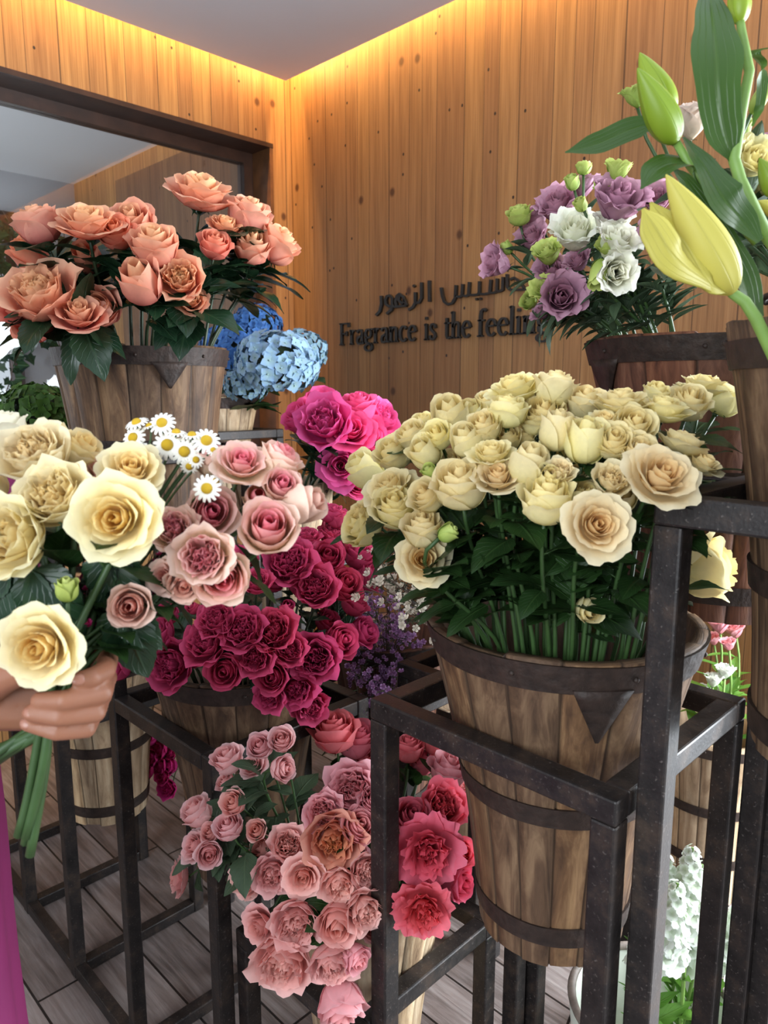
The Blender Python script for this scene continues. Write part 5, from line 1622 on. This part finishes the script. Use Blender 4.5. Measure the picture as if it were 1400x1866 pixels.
# ------------------------------------------------------------------ ivy by the window of the reflected room
rnd = random.Random(21)
iv = thing('ivy', (1.25, 5.45, 2.72), 'dark ivy curtain hanging by the bright window of the reflected room', 'ivy')
st, fo = MB(), MB()
for k in range(13):
    x0 = on_y(rnd.uniform(-40, 150), 500, 5.4)
    z1 = on_y(40, rnd.choice([560, 590, 600, 540, 620, 700]) + rnd.uniform(-30, 20), 5.4).z
    p = Vector((min(x0.x, 2.3), 5.45 + rnd.uniform(-.15, .15), 2.70))
    pts = [p]
    while p.z > z1:
        p = p + Vector((rnd.uniform(-.04, .04), rnd.uniform(-.03, .03), -0.09))
        pts.append(p)
    if len(pts) < 3:
        continue
    st.tube(pts, 0.004, 4)
    for p in pts:
        if p.z > 2.68:
            continue
        for q in range(3):
            d = Vector((rnd.uniform(-1, 1), rnd.uniform(-.9, .4), rnd.uniform(-.9, .2))).normalized()
            b = basis_from(d, Vector((rnd.uniform(-.5, .5), -1, rnd.uniform(0, .8))))
            s_ = rnd.uniform(0.05, 0.085)
            o_ = p + d * 0.03
            out = [(0, 0), (-.15, .45), (.25, .42), (.30, .65), (.6, .30), (1.0, 0), (.6, -.30), (.30, -.65), (.25, -.42), (-.15, -.45)]
            fo.add([o_ + b @ Vector((x, y, 0.12 * abs(y) - .1 * x * x)) * s_ for x, y in out] , [(0, 1, 2), (0, 2, 3, 4), (0, 4, 5), (0, 5, 6), (0, 6, 7, 8), (0, 8, 9)], [(max(0, x), abs(y), 0.1, 1) for x, y in out])
st.tube([(-0.3, 5.45, 2.71), (2.2, 5.45, 2.71)], 0.012, 8)
obj('vines', st, M['stem_brown'], iv)
obj('foliage', fo, M['leaf_green'], iv)
# garden shrub further out
gs = thing('garden_shrub', (0.9, 7.6, -0.06), 'sunlit garden shrub outside the window of the reflected room', 'shrub')
fo = MB()
for k in range(2600):
    d = Vector((rnd.gauss(0, 1), rnd.gauss(0, 1), rnd.gauss(0, 1))).normalized()
    p = Vector((0.9, 7.6, 0.45)) + Vector((d.x * 1.3, d.y * 0.7, d.z * 0.75)) * rnd.uniform(0.75, 1.0)
    e = Vector((rnd.uniform(-1, 1), rnd.uniform(-1, 1), rnd.uniform(-1, 1))).normalized()
    b = basis_from(e, d)
    s_ = rnd.uniform(0.05, 0.09)
    fo.add([p, p + b @ Vector((.5, .3, .05)) * s_, p + b @ Vector((1, 0, 0)) * s_, p + b @ Vector((.5, -.3, .05)) * s_], [(0, 1, 2, 3)], [(0, 0, 0, 1), (.5, .5, 0.1, 1), (1, 0, 0.1, 1), (.5, .5, 0.1, 1)])
obj('foliage', fo, M['leaf_bright'], gs)
obj('trunk', MB().tube([(0.9, 7.6, -0.06), (0.92, 7.62, 0.5), (0.85, 7.6, 1.0)], [.05, .04, .02], 8), M['stem_brown'], gs)
struct('ground', MB().box((-5, VY + 0.8, -0.16), (6, 12, -0.06)), M['floor'])
# ------------------------------------------------------------------ person at the left, mostly outside the frame, holding the bouquet
HT = 0.635
PCX, PCY = 0.094, 0.936
bm_ = MB()


def limb(pts, rads, n=12):
    P, R = [], []
    for i in range(len(pts) - 1):
        for k in range(6):
            t = k / 6
            P.append(Vector(pts[i]).lerp(Vector(pts[i + 1]), t))
            R.append(rads[i] + (rads[i + 1] - rads[i]) * t)
    P.append(Vector(pts[-1]))
    R.append(rads[-1])
    bm_.tube(P, R, n)
    for p, r in zip(pts, rads):
        bm_.ellip(p, r, r, r, n, 8)


B = lambda x, y, z: Vector((PCX + x, PCY + y, z))
# torso, neck, head
for z, rx, ry in ((0.93, .145, .112), (1.02, .15, .11), (1.12, .125, .095), (1.22, .135, .10), (1.32, .15, .105), (1.40, .13, .08)):
    bm_.ellip(B(0, 0, z), rx, ry, 0.10, 20, 10)
limb([B(0, 0.01, 1.38), B(0, 0, 1.53)], [.058, .052])
bm_.ellip(B(0, -0.005, 1.635), .074, .092, .112, 20, 14)
bm_.ellip(B(0, -0.03, 1.575), .055, .062, .055, 14, 10)
limb([B(0, -.092, 1.645), B(0, -.112, 1.607)], [.009, .015])
for s_ in (-1, 1):
    bm_.ellip(B(.077 * s_, 0.01, 1.62), .012, .024, .034, 8, 8)
    # legs and feet
    limb([B(.075 * s_, 0, .90), B(.075 * s_, -.01, .50), B(.075 * s_, .01, .09)], [.072, .054, .036])
    limb([B(.085 * s_, .02, .05), B(.09 * s_, -.15, .035)], [.040, .030])
# left arm reaching across to the bouquet, right arm hanging
wrist = T(-55, 1272, 0.65)
limb([B(.155, 0, 1.405), B(.17, -.01, 1.36), B(.035, -.135, 1.13), wrist], [.052, .047, .040, .026])
limb([B(-.155, 0, 1.405), B(-.19, 0.01, 1.36), B(-.23, .03, 1.10), B(-.20, -.06, .86)], [.052, .045, .038, .026])
limb([B(-.20, -.06, .86), B(-.195, -.085, .79)], [.028, .026])
for k in range(4):
    q = B(-.215 + .016 * k, -.09, .775)
    limb([q, q + Vector((.002, -.012, -.035 - .004 * (k in (1, 2)))), q + Vector((.004, -.004, -.062 - .008 * (k in (1, 2))))], [.0095, .0085, .0072], 8)
limb([B(-.185, -.09, .82), B(-.165, -.115, .785), B(-.163, -.12, .76)], [.013, .010, .008], 8)
# left hand: four fingers curled round the stems towards the viewer, thumb behind the lowest rose
FING = [
    ([(198, 1196, .655), (192, 1222, .612), (168, 1234, .594), (146, 1238, .590)], .0080),
    ([(192, 1236, .660), (186, 1262, .604), (118, 1276, .584), (72, 1277, .589)], .0084),
    ([(184, 1268, .662), (174, 1298, .606), (108, 1306, .587), (56, 1299, .591)], .0080),
    ([(172, 1298, .664), (158, 1328, .612), (104, 1334, .596), (50, 1319, .599)], .0072),
]
for pts, r in FING:
    Q = [T(*p) for p in pts]
    limb([wrist.lerp(Q[0], .45) + FWD * .006, Q[0]], [.017, r * 1.25])
    limb(Q, [r * 1.12, r * 1.08, r, r * .86])
limb([T(-40, 1262, .645), T(150, 1255, .668)], [.024, .020])
limb([T(-30, 1285, .645), T(140, 1295, .668)], [.022, .018])
limb([T(-40, 1255, .632), T(10, 1232, .605), T(60, 1214, .594), T(92, 1206, .592)], [.020, .0145, .0115, .0092])
person = obj('person', bm_, M['skin'])
tag(person, 'person in magenta dress at the left edge holding a rose bouquet in one hand', 'person')
rm_ = person.modifiers.new('remesh', 'REMESH')
rm_.mode, rm_.voxel_size, rm_.use_smooth_shade = 'VOXEL', 0.0021, True
sm_ = person.modifiers.new('smooth', 'SMOOTH')
sm_.factor, sm_.iterations = 0.5, 2


def pchild(name, mb, mat):
    o = obj(name, mb, mat, person)
    return o


for pts, r in FING:
    tip, prev = T(*pts[-1]), T(*pts[-2])
    d = (tip - prev).normalized()
    nrm = (Vector((0, 0, EYE)) - tip).normalized()
    rot = basis_from(d, nrm)
    pchild('fingernail', MB().ellip(tip + nrm * r * .70 + d * .001, .0058, .0045, .0020, 10, 6, rot), M['nail'])
for s_ in (-1, 1):
    pchild('eye', MB().ellip(B(.031 * s_, -.083, 1.645), .011, .009, .007, 10, 8), M['letters'])
pchild('lips', MB().ellip(B(0, -.093, 1.572), .022, .008, .007, 12, 8), M['nail'])
mb = MB()
rows = []
for j in range(15):
    z = 1.77 - 0.025 * j
    k = min(1, (j + .3) / 5)
    rr = math.sqrt(max(0.02, 1 - (1 - k) ** 2))
    rows.append([B((.088 * rr + .008 * math.sin(7 * a)) * math.cos(a), .012 + (.105 * rr) * math.sin(a) * (1 if math.sin(a) > 0 else (.92 if j < 4 else 0.15)), z) for a in [2 * math.pi * q / 40 for q in range(40)]])
mb.grid(rows[::-1], close=True)
mb.add(rows[0], [tuple(range(40))])
pchild('hair', mb, M['hair'])
mb = MB()
rows = []
for z, rx, ry, fo_ in ((1.465, .075, .070, 0), (1.45, .125, .085, 0), (1.41, .172, .10, .001), (1.34, .176, .122, .002), (1.25, .168, .124, .003), (1.14, .160, .118, .004), (1.04, .166, .126, .005), (0.92, .162, .13, .006), (0.75, .165, .14, .008), (0.55, .175, .15, .010), (0.34, .185, .16, .012)):
    rows.append([B((rx + fo_ * math.sin(9 * a + z * 2)) * math.cos(a), (ry + fo_ * math.sin(9 * a + z * 2)) * math.sin(a), z) for a in [2 * math.pi * q / 72 for q in range(72)]])
mb.grid(rows[::-1], close=True)
dr_ = pchild('dress', mb, M['dress'])
ss = dr_.modifiers.new('subsurf', 'SUBSURF')
ss.levels = ss.render_levels = 1
for s_ in (-1, 1):
    mb = MB()
    mb.tube([B(.12 * s_, 0, 1.43), B(.165 * s_, 0, 1.415), B(.178 * s_, -.006, 1.375), B((.165 if s_ > 0 else .195) * s_, -.02 if s_ > 0 else .01, 1.335)], [.055, .060, .058, .058], 18, False)
    so = pchild('sleeve', mb, M['dress'])

# ------------------------------------------------------------------ hand-held bouquet
rnd = random.Random(8)
HAND_SPECS = [
    # x, y, r, kind, depth, facing, material, words
    (65, 830, 66, 'g', .665, (-.1, .72, .62), 'hand_cream', 'ivory', 'rose, upper left of the held bouquet'),
    (240, 856, 62, 'o', .66, (.25, .65, .65), 'hand_cream', 'ivory', 'rose, beside the daisies in the held bouquet'),
    (212, 945, 86, 'o', .59, (.05, .2, .97), 'hand_cream', 'ivory', 'rose, largest at the centre of the held bouquet'),
    (102, 905, 66, 'g', .63, (-.05, .6, .75), 'hand_cream', 'ivory', 'rose, left of the largest in the held bouquet'),
    (22, 978, 74, 'g', .62, (-.25, .35, .9), 'hand_cream', 'ivory', 'rose, cut by the left picture edge in held bouquet'),
    (75, 1180, 82, 'o', .565, (-.05, .1, .99), 'hand_cream', 'ivory', 'rose, lowest in the held bouquet just over the fingers'),
    (10, 778, 40, 'h', .70, (-.2, .95, .1), 'white_rose', 'white', 'rose, topmost at the left picture edge'),
    (148, 820, 42, 'h', .70, (.5, .7, .2), 'hand_cream', 'ivory', 'rose, peeking from behind the upper left ones'),
    (-22, 890, 40, 'h', .68, (-.4, .6, .5), 'hand_cream', 'ivory', 'rose, sliver at the left picture edge'),
    (186, 858, 30, 'h', .70, (0, .6, .7), 'blush', 'pale pink', 'rose, small between the upper ivory roses'),
    (318, 966, 42, 'g', .66, (.1, .5, .8), 'bicolour', 'pink and cream', 'rose, right of the largest ivory rose'),
    (384, 935, 50, 'h', .68, (.35, .3, .8), 'bicolour', 'pink and cream', 'rose, just below the lowest daisy'),
    (440, 845, 56, 'o', .69, (.25, .75, .55), 'bicolour', 'pink and cream', 'rose, top right of the held bouquet'),
    (372, 1013, 54, 'g', .63, (.05, .2, .97), 'bicolour', 'pink and cream', 'rose, swirled one facing out under the daisies'),
    (490, 962, 56, 'h', .66, (.15, .55, .75), 'bicolour', 'pink and cream', 'rose, rightmost low in the held bouquet'),
    (513, 886, 36, 'h', .69, (.3, .5, .7), 'bicolour', 'pink and cream', 'rose, small at the right of held bouquet'),
    (553, 918, 38, 'b', .69, (.8, .3, .3), 'blush', 'blush', 'rosebud, furthest right in the held bouquet'),
    (508, 840, 42, 'h', .71, (.5, .75, .1), 'bicolour', 'pale pink', 'rose, seen side-on at the upper right of held bouquet'),
    (402, 1048, 54, 'h', .65, (.25, -.1, .8), 'bicolour', 'pink and cream', 'rose, tucked under the swirled one'),
    (300, 1050, 36, 'o', .65, (-.1, .3, .9), 'blush', 'blush', 'rose, small below the largest ivory rose'),
    (338, 1062, 36, 'h', .65, (.1, -.1, .9), 'blush', 'blush', 'rose, small left of the tucked pink one'),
    (238, 1104, 42, 'h', .63, (.15, .15, .95), 'blush', 'blush', 'rose, lowest one with a tight red centre'),
    (388, 838, 38, 'h', .72, (-.1, .9, .2), 'bicolour', 'pale pink', 'rose, behind the top right pink rose'),
    (122, 1074, 22, 'b', .61, (.1, .95, .2), 'lisi_green', 'yellow-green', 'rosebud, above the lowest ivory rose'),
    (470, 905, 30, 'b', .70, (.2, .3, .8), 'bicolour', 'pink and cream', 'rosebud, amid the right pink roses of held bouquet'),
]


def held_stem(i):
    via = T(105 + rnd.uniform(-28, 30), 1268 + rnd.uniform(-14, 14), .632 + rnd.uniform(-.010, .012))
    if i % 2:
        end = T(-20 + rnd.uniform(-45, 25), 1400 + rnd.uniform(-20, 20), .64 + rnd.uniform(-.01, .01))
    else:
        end = T(34 + rnd.uniform(-8, 22), 1552 + rnd.uniform(-30, 14), .655 + rnd.uniform(-.01, .01))
    return via, end


for i, (x, y, r, k, t, f, m, c, w) in enumerate(HAND_SPECS):
    h = T(x, y, t)
    R = r * t / F_PX
    via, end = held_stem(i)
    face_ = RIGHT * f[0] + UP * f[1] + BACK * f[2]
    sr = 0.0032 if m == 'hand_cream' else 0.0022
    rt = make_flower('rose', '%s %s %s' % (DESC[k], c, w), 'rose', 'roses of the hand-held bouquet', h, R, face_, via, k, m, 'stem', ('leaf_green', 'rose'), (0 if y > 1150 else 3) if m == 'hand_cream' else 2, .052, sr, 'leaf_green', 1.0, (.3, .7), .3)
    # the stem goes on through the fist and out below it
    if m != 'hand_cream':
        continue
    e2 = MB().tube(bez(end, end + (via - end) * .35 + RIGHT * .004, via - (h - via).normalized() * .03, via, 8), sr * 1.35, 8)
    obj('stem_end', e2, M['stem'], rt)
# big leaves of the held bouquet
for (x, y, t, dx, dy, dz, s_, nm) in ((60, 1040, .63, .6, -.75, .2, .062, 'dark rose leaf hanging below the left ivory roses'), (195, 1010, .64, .2, -.95, .1, .060, 'dark leaf hanging under the largest ivory rose'), (222, 1110, .64, .25, -.95, .1, .062, 'broad dark leaf hanging beside the blush rosebud'), (20, 1040, .64, -.3, -.8, .3, .05, 'dark leaf at the left edge below the cut ivory rose')):
    root = thing('rose_leaf_sprig', T(110, 1250, .64), nm, 'leaf sprig', 'leaf sprigs of the held bouquet')
    p = T(x, y, t)
    obj('stem', MB().tube(bez(root.location, root.location + UP * .04, p + UP * -.01 + FWD * .01, p, 7), .0018, 5), M['stem'], root)
    for q in range(3):
        d = RIGHT * (dx + (q - 1) * .6) + UP * dy + BACK * dz
        lf_ = link('leaf', leaf_mesh('leaf_dark', 'rose', q), root)
        place(lf_, root, p, basis_from(d, BACK + UP * .5), s_ * (1.1 if q == 1 else .8))

# daisies
DAISY = MB()
for q in range(15):
    a = q * 2 * math.pi / 15
    rows = []
    for j in range(5):
        v = j / 4
        x = .32 + .68 * v
        w = .135 * math.sin(math.pi * min(1, .25 + .62 * v)) ** .6
        rows.append([(x * math.cos(a) - u * w * math.sin(a), x * math.sin(a) + u * w * math.cos(a), .10 * math.sin(v * 2.6) - .16 * v * v - .03 * abs(u)) for u in (-1, 0, 1)])
    DAISY.grid(rows)
DAISY = DAISY.mesh('daisy_petals', M['daisy'])
EYE_ = MB().ellip((0, 0, .06), .40, .40, .30, 14, 9).mesh('daisy_eye', M['daisy_eye'])
for i, (x, y, r, f) in enumerate(((249, 770, 22, (-.2, .85, .4)), (295, 771, 25, (0, .6, .8)), (243, 798, 24, (-.3, .4, .85)), (248, 814, 21, (-.2, .2, .9)), (305, 811, 28, (0, .3, .95)), (321, 788, 20, (.1, .95, .2)), (336, 823, 26, (.1, .2, .95)), (376, 803, 26, (.3, .5, .8)),
                              (350, 793, 20, (0, .95, .2)), (377, 890, 26, (0, .15, .98)), (392, 878, 18, (.3, .6, .5)), (357, 838, 16, (.3, .3, .8)), (272, 776, 16, (-.3, .9, .2)), (345, 850, 17, (.1, -.2, .9)), (388, 820, 14, (.5, .5, .5)))):
    h, R = at_px(x, y, .70 if i != 9 else .655, r)
    nm = ['daisy furthest upper left of the spray', 'daisy topmost facing out in the spray', 'daisy at left, middle of three', 'daisy at left, lowest of three', 'biggest daisy just above the ivory rose', 'daisy tilted up at the top of the spray', 'daisy below the centre of the spray', 'daisy at right of the spray by the pink rose',
          'daisy seen edge-on at the spray top', 'daisy hanging low over a pink rose', 'small daisy behind the low hanging one', 'small daisy at right under the spray', 'small side-on daisy between the top two', 'small downturned daisy under the spray', 'tiny daisy at far right of the spray'][i]
    base = T(120 + rnd.uniform(-15, 15), 1255, .645)
    root = thing('daisy', base, 'white ' + nm + ' with yellow eye', 'daisy', 'daisies in the held bouquet')
    face_ = RIGHT * f[0] + UP * f[1] + BACK * f[2]
    q3 = face_.normalized().to_track_quat('Z', 'Y').to_matrix() @ Matrix.Rotation(rnd.uniform(0, 6), 3, 'Z')
    for me, n_ in ((DAISY, 'petals'), (EYE_, 'eye')):
        o = link(n_, me, root)
        place(o, root, h, q3, R)
    mid = T(x * .4 + 330 * .6 - 60, y * .5 + 950 * .5, .70)
    obj('stem', MB().tube(bez(base, mid, h - face_.normalized() * R * 2.2, h - face_.normalized() * R * .1, 10), .0011, 5), M['stem'], root)
# thin red-pink filler sprigs in the held bouquet
waxflower(T(125, 1250, .645), [T(rnd.uniform(110, 260), rnd.uniform(1000, 1120), rnd.uniform(.66, .69)) for _ in range(9)] + [T(rnd.uniform(300, 440), rnd.uniform(860, 960), rnd.uniform(.70, .72)) for _ in range(5)], 'carnation', 'fine pink filler sprigs showing between the roses of the held bouquet', 'waxflower', 6, nfl=8, fr=.0035, spread=.02, twigs=3)
